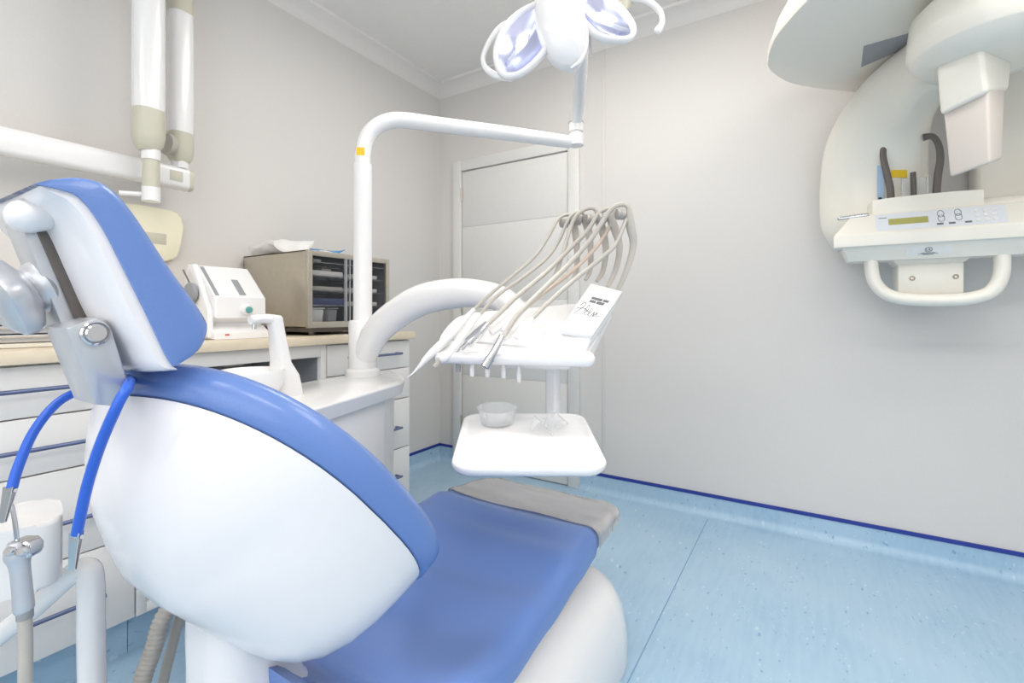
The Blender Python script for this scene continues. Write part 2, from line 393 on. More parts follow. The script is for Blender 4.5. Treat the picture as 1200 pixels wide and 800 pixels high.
for q, (ya, yb, m, l) in enumerate(((.035, .105, PAPER, 'white plastic tub at the bottom left inside the glass cabinet'), (.12, .175, CLEAR, 'clear plastic tub at the bottom middle inside the glass cabinet'))):
    b = B(); za = z0+.0095; zb = za+.07; yc = y0+(ya+yb)/2; hw = (yb-ya)/2
    hexa(b, [(x1-.12, yc-hw*.85, za), (x1-.03, yc-hw*.85, za), (x1-.03, yc+hw*.85, za), (x1-.12, yc+hw*.85, za), (x1-.125, yc-hw, zb), (x1-.025, yc-hw, zb), (x1-.025, yc+hw, zb), (x1-.125, yc+hw, zb)], .006)
    r = thing('plastic_tub', l, 'tub', (x1-.075, yc, za)); obj('tub_body', b, m, r)
    obj('tub_lid', box(B(), x1-.128, x1-.022, yc-hw-.002, yc+hw+.002, zb, zb+.006, .002), m, r)
# papers on top of the steriliser
def pouch(c, ux, uy, w, h, amp, m, name, label, cat, seed=0, curl=0, th=.004):
    rnd = random.Random(seed); ux = Vector(ux).normalized(); uy = Vector(uy); uy = (uy-ux*uy.dot(ux)).normalized(); nn = ux.cross(uy); c = Vector(c)
    N = 14; top = []; bot = []; bm = B(); ph = rnd.random()*6
    for i in range(N+1):
        for j in range(N+1):
            a, b_ = i/N-.5, j/N-.5
            e = (1-(2*abs(a))**4)*(1-(2*abs(b_))**4)
            wv = amp*(.5*math.sin(7*a+ph)+.5*math.sin(5*b_+2*ph)+.25*math.sin(17*a+11*b_))*.5
            z = wv+curl*max(0, a-.1)**2*8+curl*max(0, -a-.2)**2*8
            z = max(z, -.2*amp)+.2*amp
            p = c+ux*(a*w)+uy*(b_*h)
            top.append(bm.verts.new(p+nn*(z+th*(1+3*e)))); bot.append(bm.verts.new(p+nn*z))
    id_ = lambda i, j: i*(N+1)+j
    for i in range(N):
        for j in range(N):
            bm.faces.new((top[id_(i, j)], top[id_(i+1, j)], top[id_(i+1, j+1)], top[id_(i, j+1)]))
            bm.faces.new((bot[id_(i, j)], bot[id_(i, j+1)], bot[id_(i+1, j+1)], bot[id_(i+1, j)]))
    for i in range(N):
        for s in (0, N):
            bm.faces.new((top[id_(i, s)], top[id_(i+1, s)], bot[id_(i+1, s)], bot[id_(i, s)]))
            bm.faces.new((top[id_(s, i)], top[id_(s, i+1)], bot[id_(s, i+1)], bot[id_(s, i)]))
    return tag(obj(name, bm, m), label, cat)
pouch((x0+.14, y0+.10, z1+.001), (0, 1, 0), (-1, 0, 0), .2, .2, .030, PAPER, 'paper_pouch', 'white paper pouch with turned up edges on the steel cabinet, left end', 'pouch', 3, .05, .014)
pouch((x0+.16, y0+.315, z1+.001), (0, 1, 0), (-1, 0, 0), .2, .24, .010, PAPER, 'paper_pouch', 'flat white paper pouch on the steel cabinet beneath the blue packet', 'pouch', 5, .0, .010)
pouch((x0+.13, y0+.30, z1+.032), (0, 1, .0), (-1, 0, 0), .22, .14, .012, BLUEP, 'blue_packet', 'flat blue packet lying on the white pouch on the steel cabinet', 'packet', 9, .02, .005)

# ---------------------------------------------------------------- heat sealer on the worktop
ya, yb = .885, 1.075
t = thing('pouch_sealer', 'white bench top sealing machine with teal button on the worktop', 'sealer', (-1.86, .98, .952))
prof = [(-1.98, .985), (-1.98, 1.20), (-1.955, 1.225), (-1.925, 1.225), (-1.80, 1.105), (-1.80, 1.03), (-1.84, 1.01), (-1.84, .985)]
b = B(); prism(b, [(x, ya, z) for x, z in prof], (0, yb-ya, 0), .008, 3)
obj('body', b, WHITE, t)
b = B(); prism(b, [(x, ya-.008, z) for x, z in [(-2.0, .953), (-2.0, 1.0), (-1.83, 1.0), (-1.79, .975), (-1.79, .953)]], (0, yb-ya+.016, 0), .005, 2)
obj('base', b, WHITE, t)
b = B(); prism(b, [(x, ya-.02, z) for x, z in [(-1.99, .96), (-1.99, 1.19), (-1.955, 1.23), (-1.92, 1.228), (-1.81, 1.06), (-1.81, .96)]], (0, .022, 0), .006, 2)
obj('side_cover', b, WHITE, t)
def on_slope(y, s): # s 0 top .. 1 bottom
    return Vector((-1.925+.125*s, y, 1.225-.12*s))
sn = Vector((.12, 0, .125)).normalized()
for yy, s0, s1, hw in ((ya+.012, .04, .95, .006), (ya+.105, .42, .92, .012)):
    q = [on_slope(yy-hw, s0)+sn*.002, on_slope(yy-hw, s1)+sn*.002, on_slope(yy+hw, s1)+sn*.002, on_slope(yy+hw, s0)+sn*.002]
    obj('slot', slab(B(), q, .004, .001), GREY, t, 'grey slot in the sloping top')
obj('knob_stem', lathe(B(), [(.02, 0), (.02, .016), (.017, .02)], (-1.80, ya+.11, 1.06), (1, 0, 0)), WHITE, t)
obj('button', lathe(B(), [(.012, 0), (.012, .006), (.009, .009)], (-1.780, ya+.11, 1.06), (1, 0, 0)), TEAL, t, 'teal round button')
obj('hand_wheel', lathe(B(), [(.01, 0), (.036, .006), (.038, .02), (.03, .026)], (-1.9, ya-.02, 1.12), (0, -1, 0)), GREY, t, 'grey hand wheel')
obj('lever', tube(B(), [(-1.9, ya-.03, 1.14), (-1.93, ya-.045, 1.205)], .003, 8, 1), DARK, t)
obj('marking', box(B(), -1.7905, -1.789, ya+.03, ya+.045, .966, .972), RED, t, 'small red mark')

# ---------------------------------------------------------------- stack of drawers / boxes at the left on the worktop
t = thing('drawer_tower', 'low white stack of slim metal drawers on the worktop at left edge', 'drawer unit', (-2.0, .40, .952))
b = B(); box(b, -2.2, -1.83, .18, .196, .953, 1.066, .004); box(b, -2.2, -1.83, .60, .616, .953, 1.06, .004); box(b, -2.2, -2.185, .18, .616, .953, 1.06, .003)
box(b, -2.2, -1.83, .18, .616, .953, .966, .003); box(b, -2.2, -1.82, .176, .62, 1.066, 1.076, .003)
obj('frame', b, CREAM, t)
for i in range(4):
    z = .968+i*.024
    d = obj('drawer', box(B(), -2.18, -1.825, .2, .597, z, z+.021, .003), ALU, t)
    obj('front_rib', box(B(), -1.825, -1.815, .2, .597, z+.012, z+.019, .002), LGREY, d)
t = tag(obj('carton', box(B(), -2.15, -1.86, .19, .37, 1.077, 1.115, .004), CREAM), 'cream carton on top of the metal drawer stack', 'carton')

# ---------------------------------------------------------------- wall mounted intra-oral x-ray arm
t = thing('wall_xray_arm', 'white folding x-ray arm with beige joints hung along the left wall', 'x-ray arm', (XL, .5, 1.58))
xa = -2.13
a0 = PX(-60, 152, xa); a1 = PX(222, 206, xa)
zc = 1.582
b = B(); sec = rrect(.062, .088, .02, 4)
loft(b, [[(xa+u, y, zc+v) for u, v in sec] for y in (-.3, a1.y-.012)])
obj('rail_arm', b, WHITE, t)
b = B(); loft(b, [[(xa+u*.96, y, zc+v*.96) for u, v in sec] for y in (a1.y-.012, a1.y+.004)])
obj('end_cap', b, BEIGE, t)
q = PX(207, 206, xa+.032)
obj('marking', box(B(), xa+.031, xa+.0325, q.y-.022, q.y+.022, q.z-.02, q.z+.02, .0004), BEIGE, t)
b = B(); box(b, XL, XL+.1, -.36, -.2, 1.40, 1.76, .012, 3); obj('wall_bracket', b, WHITE, t)
# far folded arm (over the rail end)
ft = PX(211, 10, xa-.0); fbm = PX(211, 155, xa)
fy = PX(211, 100, xa).y
sec2 = rrect(.085, .085, .03, 4)
b = B(); loft(b, [[(xa+u, fy+v, z) for u, v in sec2] for z in (PX(211, 157, xa).z, PX(211, 18, xa).z)]); obj('lower_arm', b, WHITE, t)
b = B()
loft(b, [[(xa+u*s, fy+v*s, z) for u, v in sec2] for z, s in ((PX(211, 192, xa).z, .6), (PX(211, 186, xa).z, .92), (PX(211, 176, xa).z, 1.0), (PX(211, 157, xa).z, 1.0))]); obj('joint_cover', b, BEIGE, t, 'beige joint cover')
b = B(); loft(b, [[(xa+u, fy+v, z) for u, v in sec2] for z in (PX(211, 18, xa).z, PX(211, -60, xa).z)]); obj('joint_cover', b, BEIGE, t, 'beige joint cover')
obj('pivot', lathe(B(), [(.03, zc+.04), (.03, PX(211, 188, xa).z)], (xa, fy, 0)), WHITE, t)
j = PX(199, 170, xa+.03); obj('joint_disc', lathe(B(), [(.04, 0), (.042, .006), (.038, .02)], (xa+.03, j.y, j.z), (.35, -1, 0)), LGREY, t)
# near folded arm
xn = -2.03; ny = PX(174, 100, xn).y
b = B(); sec3 = rrect(.088, .095, .035, 4)
loft(b, [[(xn+u, ny+v, z) for u, v in sec3] for z in (PX(174, 130, xn).z, PX(174, -70, xn).z)]); obj('upper_arm', b, WHITE, t)
b = B()
loft(b, [[(xn+u*s+(1-s)*.0, ny+v*s, z) for u, v in sec3] for z, s in ((PX(174, 177, xn).z, .62), (PX(174, 170, xn).z, .9), (PX(174, 160, xn).z, 1.02), (PX(174, 130, xn).z, 1.02))]); obj('joint_cover', b, BEIGE, t, 'beige joint cover')
zq = lambda y: PX(177, y, xn).z
for (ya_, yb_, r, m, nm) in ((176, 188, .0295, WHITE, 'collar'), (188, 220, .0265, BEIGE, 'sleeve'), (220, 236, .0285, WHITE, 'collar')):
    obj(nm, lathe(B(), [(r, zq(yb_)), (r, zq(ya_))], (xn, PX(177, 200, xn).y, 0)), m, t)
qy = PX(177, 200, xn).y
obj('stub_rod', tube(B(), [(xn, qy, zq(228)), PX(140, 226, xn-.05)], .009, 10, 1), WHITE, t)
b = B(); box(b, xa-.03, xn+.03, fy-.03, fy+.03, PX(211, -60, xa).z, PX(211, -75, xa).z+.02, .01); box(b, xa-.03, xn+.03, ny-.03, fy+.03, PX(211, -70, xa).z, PX(211, -80, xa).z+.02, .01); obj('top_link', b, BEIGE, t)
# control panel on the wall
t = thing('xray_control_panel', 'ivory x-ray control panel with grey screen on the left wall', 'control panel', (XL, .85, 1.36))
def onw(px, py, off=.0): return PX(px, py, XL+off)
yl, yr = onw(150, 270).y-.05, onw(210, 270).y; zt_, zb_ = onw(185, 246).z, onw(190, 306).z
pts = cr([(XL, yl, zb_+.02), (XL, yl+.03, zb_), (XL, yr-.06, zb_), (XL, yr-.025, zb_+.02), (XL, yr-.006, zb_+.1), (XL, yr, zt_-.04), (XL, yr-.02, zt_-.008), (XL, yr-.06, zt_), (XL, yl+.03, zt_), (XL, yl, zt_-.03)], 4, True)
obj('housing', prism(B(), pts, (.035, 0, 0), .008, 2), IVORY, t)
s0 = onw(176, 272, .035); s1 = onw(195, 287, .035)
obj('screen', box(B(), XL+.0335, XL+.0365, s0.y-.04, s1.y, s1.z, s0.z, .001), BEIGE, t)

# ================================================================== DENTAL CHAIR
CX = -.82
chair = thing('dental_chair', 'blue upholstered reclined dental chair with white shell in the foreground', 'dental chair', (-.8, .95, 0))
O = Vector((0, .56, .615)); A = Vector((0, -.655, .755)); N = Vector((0, .755, .655))
HWB = .281; HL = .305; AC = .128
def sgn(a): return (a > 0)-(a < 0)
def sup(th, e=3.4):
    c, s = math.cos(th), math.sin(th)
    return sgn(c)*abs(c)**(2/e), sgn(s)*abs(s)**(2/e)
def backpt(r, th, off_n, grow=0):
    c, s = sup(th, 2.8 if math.sin(th) < 0 else 3.4)
    hw = HWB*(1.0-.30*max(0, s*r)**2-.085*max(0, -s*r)**3)
    x = (hw+grow)*r*c; a = AC+(HL+grow)*r*s+.13*max(0, -s*r)**2*max(0, 1-(r*c)**2)
    wrap = .045*(r*c)**2+.006
    return Vector((CX+x, 0, 0))+O+A*a+N*(wrap+off_n), a
SEG = 72
def shell_ring(r):
    out = []
    for k in range(SEG):
        th = 2*math.pi*k/SEG; c, s = sup(th, 2.8 if math.sin(th) < 0 else 3.4)
        p, a = backpt(r, th, 0)
        base = max(.03, min(.17, .238-.36*a))
        kk = 2.3+1.0*max(0, -s)**2+5.0*max(0, min(1, (.22-a)/.25))*(.5+.5*c)+3*max(0, s)**2
        out.append(p-N*(base*(1-r**kk))-N*.014)
    return out
b = B()
rings = [shell_ring(r) for r in (1, .985, .96, .92, .86, .78, .68, .56, .42, .28, .14, .03)]
loft(b, rings, cap=False); b.verts.ensure_lookup_table(); b.faces.new(b.verts[-SEG:])
inner = [[p+N*.012 for p in shell_ring(r)] for r in (1, .9, .5, .1)]
loft(b, inner, cap=False); b.faces.new([v for v in b.verts][-SEG:])
bmesh.ops.remove_doubles(b, verts=b.verts[:], dist=.0005)
obj('backrest_shell', b, SHELL, chair, 'glossy white rear shell of the backrest', ang=60)
b = B(); rr = []
for r, nn_, g in ((.5, -.012, 0), (.97, -.012, 0), (1, -.008, .006), (1, .018, .012), (1, .032, .012), (.985, .044, .008), (.95, .052, .002), (.88, .055, 0), (.75, .05, 0), (.55, .044, 0), (.3, .04, 0), (.05, .04, 0)):
    rr.append([backpt(r, 2*math.pi*k/SEG, nn_, g)[0] for k in range(SEG)])
loft(b, rr); obj('backrest_cushion', b, BLUE, chair, 'blue backrest cushion', ang=70)
# hinge cover between the backrest and the base
b = B(); rg = []
for (y, z, hx, hy) in ((.43, .60, .07, .06), (.43, .54, .07, .065), (.435, .47, .07, .07), (.45, .41, .085, .085), (.47, .35, .115, .12), (.52, .24, .16, .17), (.56, .2, .18, .2)):
    rg.append([(CX+.02+u, y+v, z) for u, v in rrect(hx*2, hy*2, min(hx, hy)*.7, 6)])
rs = []
for i in range(len(rg[0])): pass
loft(b, [[tuple(v) for v in ring] for ring in map(list, zip(*[cr(list(col), 4) for col in zip(*rg)]))])
obj('hinge_cover', b, SHELL, chair, 'white hinge cover under the backrest', ang=60)
# base
b = B(); rg = []
for z, ins in ((0, .0), (.02, -.004), (.1, .0), (.17, .012), (.215, .035), (.235, .06), (.245, .10)):
    w2, h2 = .62-2*ins, .96-2*ins
    rg.append([(-.765+u, 1.03+v, z) for u, v in rrect(w2, h2, max(.05, .17-ins*.6), 8)])
loft(b, rg); obj('base', b, WHITE, chair, 'white rounded chair base', ang=50)
# seat
SX = -.80
def lerp_tab(tab, y):
    for (a, *va), (c, *vc) in zip(tab, tab[1:]):
        if y <= c:
            t_ = (y-a)/(c-a); t_ = max(0, min(1, t_)); t_ = t_*t_*(3-2*t_)
            return [p+(q-p)*t_ for p, q in zip(va, vc)]
    return list(tab[-1][1:])
#        y    ztop  zbot  hw   dip   r
ST = [(.44, .485, .40, .20, .00, .03), (.52, .43, .33, .27, .012, .04), (.62, .40, .30, .295, .03, .045), (.80, .388, .305, .30, .042, .05), (.97, .405, .325, .30, .038, .05), (1.15, .44, .352, .30, .024, .05),
      (1.25, .445, .366, .298, .01, .045), (1.30, .43, .372, .288, .006, .03), (1.40, .418, .375, .283, .003, .022), (1.50, .408, .376, .275, .0, .02), (1.535, .404, .378, .25, 0, .015), (1.55, .398, .385, .22, 0, .006)]
def seat_ring(y, grow=0, only_top=False):
    zt_, zb_, hw, dip, r = lerp_tab(ST, y); hw += grow; out = []
    M = 24
    for i in range(M+1):
        s = -math.cos(math.pi*i/M); x = hw*s; e = max(0, (abs(x)-(hw-r))/r)
        z = zt_+grow-dip*(1-s*s)-r*(1-math.sqrt(max(0, 1-e*e)))*.9
        out.append((SX+x, y, max(z, zb_+.003)))
    if only_top: return [(SX-hw, y, zb_+.004)]+out+[(SX+hw, y, zb_+.004)]
    for i in range(8):
        s = 1-2*i/7; out.append((SX+hw*.985*s, y, zb_))
    return out
ys = [.44+i*(1.55-.44)/74 for i in range(75)]
b = B(); loft(b, [seat_ring(y) for y in ys]); obj('seat_cushion', b, BLUE, chair, 'blue seat cushion', ang=60)
b = B(); rg = []
for y, zb_, hw in ((.64, .26, .2), (.7, .245, .26), (.9, .246, .272), (1.2, .262, .272), (1.4, .30, .25), (1.48, .34, .2)):
    zt_ = lerp_tab(ST, y)[1]+.002; rg.append([(SX+hw*.8, y, zb_), (SX+hw, y, zt_), (SX-hw, y, zt_), (SX-hw*.8, y, zb_)])
loft(b, rg); obj('seat_pan', b, SHELL, chair)
# clear cover on the foot end
b = B(); M = 26; grid = []
for j in range(21):
    row = []
    base = seat_ring(1.4, .005, True)
    for i in range(len(base)):
        s = (i/(len(base)-1))*2-1
        yr = 1.285-.02*max(0, s)**3+.035*max(0, -s)+.010*math.sin(5*s+.6)
        y = yr+(1.556-yr)*(j/20)
        row.append(seat_ring(y, .005+.003*math.sin(9*s+j*.7)*.4, True)[i])
    grid.append(row)
vs = [[b.verts.new(p) for p in r] for r in grid]
for r0, r1 in zip(vs, vs[1:]):
    for i in range(len(r0)-1): b.faces.new((r0[i], r0[i+1], r1[i+1], r1[i]))
b.faces.new(vs[-1])
bmesh.ops.solidify(b, geom=b.faces[:], thickness=.0012)
obj('foot_cover', b, FILM, chair, 'clear grey plastic cover on the foot end', ang=60)
# headrest
HX = CX+.015; HWX = .135; XH = HX+HWX
def prof_px(pts, x=XH-.01): return [(PX(a, c, x).y, PX(a, c, x).z) for a, c in pts]
def pillow(bm, prof, hw, r, steps=7, cxx=HX, mid=10, inset=1.0):
    cy = sum(p[0] for p in prof)/len(prof); cz = sum(p[1] for p in prof)/len(prof)
    sl = []
    for i in range(steps+1):
        a = math.pi/2*i/steps; sl.append((-hw+r*(1-math.sin(a)), r*inset*(1-math.cos(math.pi/2-a)) if 0 else r*inset*(1-math.sin(a))**1.0))
    rings = []
    def ring(x, ins):
        out = []
        n = len(prof)
        for i in range(n):
            py, pz = prof[i]; qy, qz = prof[i-1]; ry, rz = prof[(i+1) % n]
            ty, tz = ry-qy, rz-qz; l = math.hypot(ty, tz) or 1
            ny_, nz_ = tz/l, -ty/l
            if (py-cy)*ny_+(pz-cz)*nz_ < 0: ny_, nz_ = -ny_, -nz_
            out.append((cxx+x, py-ny_*ins, pz-nz_*ins))
        return out
    L = []
    for i in range(steps+1):
        a = math.pi/2*i/steps        # 0 at the end face, 90deg at full size
        L.append((-hw+r*(1-math.cos(a)), r*inset*(1-math.sin(a))))
    for x, ins in L: rings.append(ring(x, ins))
    for x, ins in [(-x, ins) for x, ins in L[::-1]]: rings.append(ring(x, ins))
    return loft(bm, rings)
cush = cr(prof_px([(34, 217), (60, 210), (92, 207), (126, 216), (156, 245), (200, 310), (238, 365), (246, 384), (232, 408), (205, 424), (194, 428), (168, 378), (140, 322), (112, 268), (86, 234), (62, 224)]), 4, True)
def pair_loft(outer, inner_, hw, tab):
    """loft across x of a profile given as an outer and an inner line of equal length"""
    b = B(); rings = []; nq = len(outer)
    for xq, hq in tab:
        rings.append([(HX+hw*xq, i_[0]+(o_[0]-i_[0])*hq, i_[1]+(o_[1]-i_[1])*hq) for o_, i_ in zip(outer, inner_)]+[(HX+hw*xq, i_[0], i_[1]) for i_ in inner_[::-1]])
    loft(b, rings, cap=False); b.verts.ensure_lookup_table()
    for base_ in (0, len(rings)-1):
        vv = b.verts[base_*2*nq:(base_+1)*2*nq]
        for i in range(nq-1): b.faces.new((vv[i], vv[i+1], vv[2*nq-2-i], vv[2*nq-1-i]))
    return b
seam = [(34, 218), (64, 224), (88, 234), (114, 268), (142, 322), (168, 374), (184, 408), (191, 421), (196, 428)]
half = [(1, 0)]
outer = cr(prof_px([(60, 211), (92, 207), (126, 216), (156, 245), (200, 310), (240, 365), (247, 385), (235, 408), (206, 425)], XH-.012), 5)
sm = cr(prof_px(seam, XH-.012), 5)
T = [(.62, 1), (.74, .985), (.84, .95), (.93, .88), (.985, .75), (1, .5), (1, 0)]
b = pair_loft(outer, sm, HWX+.004, [(-x, h) for h, x in T]+[(x, h) for h, x in T[::-1][1:]])
obj('headrest_cushion', b, BLUE, chair, 'blue headrest cushion', ang=70)
backl = cr(prof_px([(22, 226), (26, 240), (44, 254), (60, 274), (80, 318), (103, 368), (128, 404), (148, 434), (184, 433)], HX+.06), 5)
T = [(.42, 1), (.56, .97), (.72, .86), (.86, .68), (.95, .46), (.995, .2), (1, 0)]
b = pair_loft(backl, sm, HWX, [(-x, h) for h, x in T]+[(x, h) for h, x in T[::-1][1:]])
obj('headrest_shell', b, SHELL, chair, 'white headrest shell', ang=40)
xk = HX+.06
b = B(); tube(b, [PX(72, 246, xk), PX(52, 249, xk), PX(32, 253, xk)], [.019, .020, .019], 18, 3, round_end=True, flat=1.5); obj('headrest_hook', b, SHELL, chair)
def side_bar(poly, x, wd, bev=.003):
    """flat bar: side outline seen at plane x, extruded away to -x"""
    return prism(B(), [PX(a, c, x) for a, c in poly], (-wd, 0, 0), bev, 2)
XA = HX+.045
obj('headrest_bar', side_bar([(22, 258), (34, 252), (42, 264), (90, 374), (86, 388), (74, 386)], XA, .06), ALU, chair, 'aluminium headrest bar')
obj('gap_shade_strip', side_bar([(38, 258), (58, 262), (104, 370), (90, 376)], XA+.004, .05), DARK, chair, 'dark strip for the shade in the gap between bar and headrest')  # dark strip painted where the gap behind the bar lies in shade
obj('support_post', side_bar([(76, 384), (90, 380), (101, 376), (112, 372), (124, 376), (131, 388), (152, 450), (147, 464), (134, 476), (112, 474)], XA+.055, .07), ALU, chair, 'aluminium post joining headrest and backrest')
obj('post_recess', side_bar([(70, 402), (86, 405), (94, 416), (76, 411)], XA-.03, .03, .001), GREY, chair)
pc = PX(111, 390, XA+.055)
obj('pivot_cap', lathe(B(), [(.0145, -.004), (.0145, .004), (.0125, .006), (.012, .004), (.009, .008)], pc, (1, 0, 0)), CHROME, chair)
k0 = PX(84, 326, XA-.03); k1 = PX(36, 341, XA-.03)
ax = (k1-k0).normalized()
obj('knob_spindle', tube(B(), [k0, k1], .006, 10, 1), STEEL, chair)
kc = PX(60, 334, XA-.03); b = B()
pr = [(.016, -.004), (.028, 0), (.033, .008), (.03, .016), (.026, .02), (.040, .028), (.046, .036), (.045, .048), (.034, .055), (.0, .057)]
ring = []; u = ax.orthogonal().normalized(); v = ax.cross(u); SG = 48
for r, h in pr:
    ring.append([kc+ax*h+(u*math.cos(2*math.pi*k/SG)+v*math.sin(2*math.pi*k/SG))*max(1e-4, r*(1+(.07*math.cos(5*2*math.pi*k/SG) if r > .033 else 0))) for k in range(SG)])
loft(b, ring); obj('clamp_knob', b, ALU, chair, 'silvery clamp knob behind the headrest', ang=50)

# ---------------------------------------------------------------- bib chain
t = thing('bib_chain', 'bright blue rubber bib cord with metal clips hung round the headrest post', 'bib chain', tuple(P(110, 520, .64)))
pts = [P(14, 572, .60), P(22, 545, .61), P(40, 505, .63), P(66, 473, .655), P(94, 457, .68), P(120, 448, .72), P(147, 443, .66), P(151, 450, .57), P(139, 472, .545), P(118, 520, .55), P(102, 570, .56), P(90, 625, .57)]
obj('cord', tube(B(), pts, .0058, 12, 8), CORD, t)
def clip(p0, p1, wd):
    d = (Vector(p1)-Vector(p0)).normalized(); s = RT; b = B()
    for off in (-.003, .003):
        nn = d.cross(s).normalized()*off; a = Vector(p0)+nn; e = Vector(p1)+nn*.3
        hexa(b, [a-s*wd, a+s*wd, a+s*wd+nn*.4, a-s*wd+nn*.4, e-s*wd*.6, e+s*wd*.6, e+s*wd*.6+nn*.3, e-s*wd*.6+nn*.3])
    tube(b, [Vector(p0)-s*wd*1.1+d*.006, Vector(p0)+s*wd*1.1+d*.006], .0025, 8, 1)
    lathe(b, [(.003, 0), (.003, .004)], Vector(p0)+d*.008, -FW)
    return b
obj('clip', clip(P(13, 569, .60), P(3, 612, .60), .006), CHROME, t, 'metal crocodile clip')
obj('clip', clip(P(90, 623, .57), P(85, 668, .57), .006), CHROME, t, 'metal crocodile clip')

# ================================================================== DENTAL UNIT (block, bowl, column)
ZS = .80
unit = thing('dental_unit', 'white dental unit block with rinse bowl and upright column', 'dental unit', (-1.3, 1.0, 0))
plan = [(-1.088, .755), (-1.095, .79), (-1.135, .92), (-1.182, 1.07), (-1.217, 1.18), (-1.245, 1.25), (-1.31, 1.33), (-1.43, 1.42), (-1.53, 1.45), (-1.58, 1.38), (-1.565, 1.2), (-1.50, .9), (-1.43, .74), (-1.36, .67), (-1.22, .66), (-1.11, .69)]
pl = cr(plan, 4, True); cxp = sum(p[0] for p in pl)/len(pl); cyp = sum(p[1] for p in pl)/len(pl)
def inset(pts, k):
    out = []; n = len(pts)
    for i in range(n):
        (ax_, ay), (px_, py), (bx_, by) = pts[i-1], pts[i], pts[(i+1) % n]
        tx, ty = bx_-ax_, by-ay; l = math.hypot(tx, ty) or 1; nx, ny_ = ty/l, -tx/l
        if (px_-cxp)*nx+(py-cyp)*ny_ < 0: nx, ny_ = -nx, -ny_
        out.append((px_-nx*k, py-ny_*k))
    return out
b = B(); loft(b, [[(x, y, z) for x, y in inset(pl, k)] for z, k in ((ZS-.05, .018), (ZS-.046, .010), (ZS-.006, .0), (ZS-.002, .0015), (ZS, .006))])
obj('top', b, WHITE, unit, ang=28)
b = B(); loft(b, [[(x, y, z) for x, y in inset(pl, k)] for z, k in ((.0, .045), (ZS-.0502, .04))])
obj('body', b, CAB, unit, ang=30)
pa, pb = Vector((-1.135, .80, 0)), Vector((-1.247, 1.165, 0))
nrm = Vector((pb.y-pa.y, -(pb.x-pa.x), 0)).normalized(); dd = (pb-pa).normalized()
q = [pa+nrm*.004+Vector((0, 0, .1)), pb+nrm*.004+Vector((0, 0, .1)), pb+nrm*.004+Vector((0, 0, ZS-.05)), pa+nrm*.004+Vector((0, 0, ZS-.05))]
obj('side_panel', slab(B(), q, .012, .002), WHITE, unit)
# column and sleeve
col = PZ(425, 440, ZS); dc = 1.89
obj('column_base', lathe(B(), [(.066, ZS), (.066, ZS+.022), (.058, ZS+.032)], (col.x, col.y, 0)), WHITE, unit)
obj('column', lathe(B(), [(.054, ZS+.03), (.054, P(425, 378, dc).z), (.05, P(425, 376, dc).z+.004)], (col.x, col.y, 0)), WHITE, unit)
# bowl and spout
bc = Vector((-1.352, .765, ZS))
b = B(); lathe(b, [(.045, 0), (.066, .012), (.082, .042), (.087, .08), (.084, .087), (.078, .082), (.062, .04), (.03, .022), (.0, .02)], bc, seg=40)
obj('rinse_bowl', b, WHITE, unit, ang=60)
b = B()
base = [(bc.x+u+.0, .852+v, 0) for u, v in rrect(.075, .05, .012, 3)]
s0 = Vector((-1.352, .865, 0))
def sec_at(c, wu, wv): return [(c[0]+u, c[1]+v, c[2]) for u, v in rrect(wu, wv, min(wu, wv)*.3, 3)]
loft(b, [sec_at((-1.352, .868, ZS), .09, .085), sec_at((-1.352, .864, ZS+.06), .075, .07), sec_at((-1.352, .852, ZS+.10), .06, .045), sec_at((-1.352, .840, ZS+.19), .045, .036), sec_at((-1.352, .832, ZS+.235), .04, .04)])
obj('spout_post', b, WHITE, unit)
b = B(); tube(b, [(-1.352, .846, ZS+.226), (-1.352, .80, ZS+.232), (-1.352, .76, ZS+.228)], [.016, .0145, .013], 12, 4, flat=1.2); obj('spout', b, WHITE, unit)
obj('nozzle', lathe(B(), [(.006, -.02), (.006, .0)], (-1.352, .772, ZS+.222)), CHROME, unit)

# ---------------------------------------------------------------- operating lamp on its pole and arm
lamp = thing('operating_lamp', 'white petal shaped operating lamp on a curved pole above the chair', 'lamp', (col.x, col.y, P(425, 376, dc).z))
zp = P(425, 376, dc).z
pole = [(col.x, col.y, zp), (col.x, col.y, P(425, 280, dc).z), (col.x, col.y, P(425, 193, dc).z)]
obj('pole', tube(B(), pole, .0365, 20, 1), WHITE, lamp)
arm = [(col.x, col.y, P(425, 194, dc).z), (col.x, col.y, P(425, 182, dc).z), P(429, 163, 1.893), P(439, 150, 1.9), P(455, 142, 1.91), P(475, 141, 1.93), P(520, 147, 1.98), P(600, 157, 2.08), P(668, 166.5, 2.17)]
obj('arm', tube(B(), arm, [.031]*7+[.030, .028], 20, 6), WHITE, lamp)
sq = P(422, 177, 1.86); sg = B(); slab(sg, [P(417.5, 172.5, 1.857), P(417.5, 181.5, 1.857), P(427, 181.5, 1.857), P(427, 172.5, 1.857)], .003)
obj('sticker', sg, YELLOW, lamp, 'small yellow warning sticker')
sg = B(); slab(sg, [P(419.5, 174.5, 1.8555), P(419.5, 179.5, 1.8555), P(425, 179.5, 1.8555), P(425, 174.5, 1.8555)], .001)
jt = P(675, 163, 2.17)
b = B(); lathe(b, [(.02, -.035), (.034, -.03), (.036, 0), (.034, .02), (.026, .026), (.026, .03), (.033, .034), (.033, .075), (.026, .082)], jt, seg=24)
obj('elbow_joint', b, WHITE, lamp)
obj('joint_ring', lathe(B(), [(.0345, .072), (.0345, .076)], jt, seg=24), GREY, lamp)
LD = 1.42
obj('spring_arm', tube(B(), [jt+Vector((0, 0, .075)), P(678, 120, 2.06), P(681, 60, 1.78), P(676, 10, 1.56)], [.0265, .0265, .027, .027], 18, 4), WHITE, lamp)
cL = LD
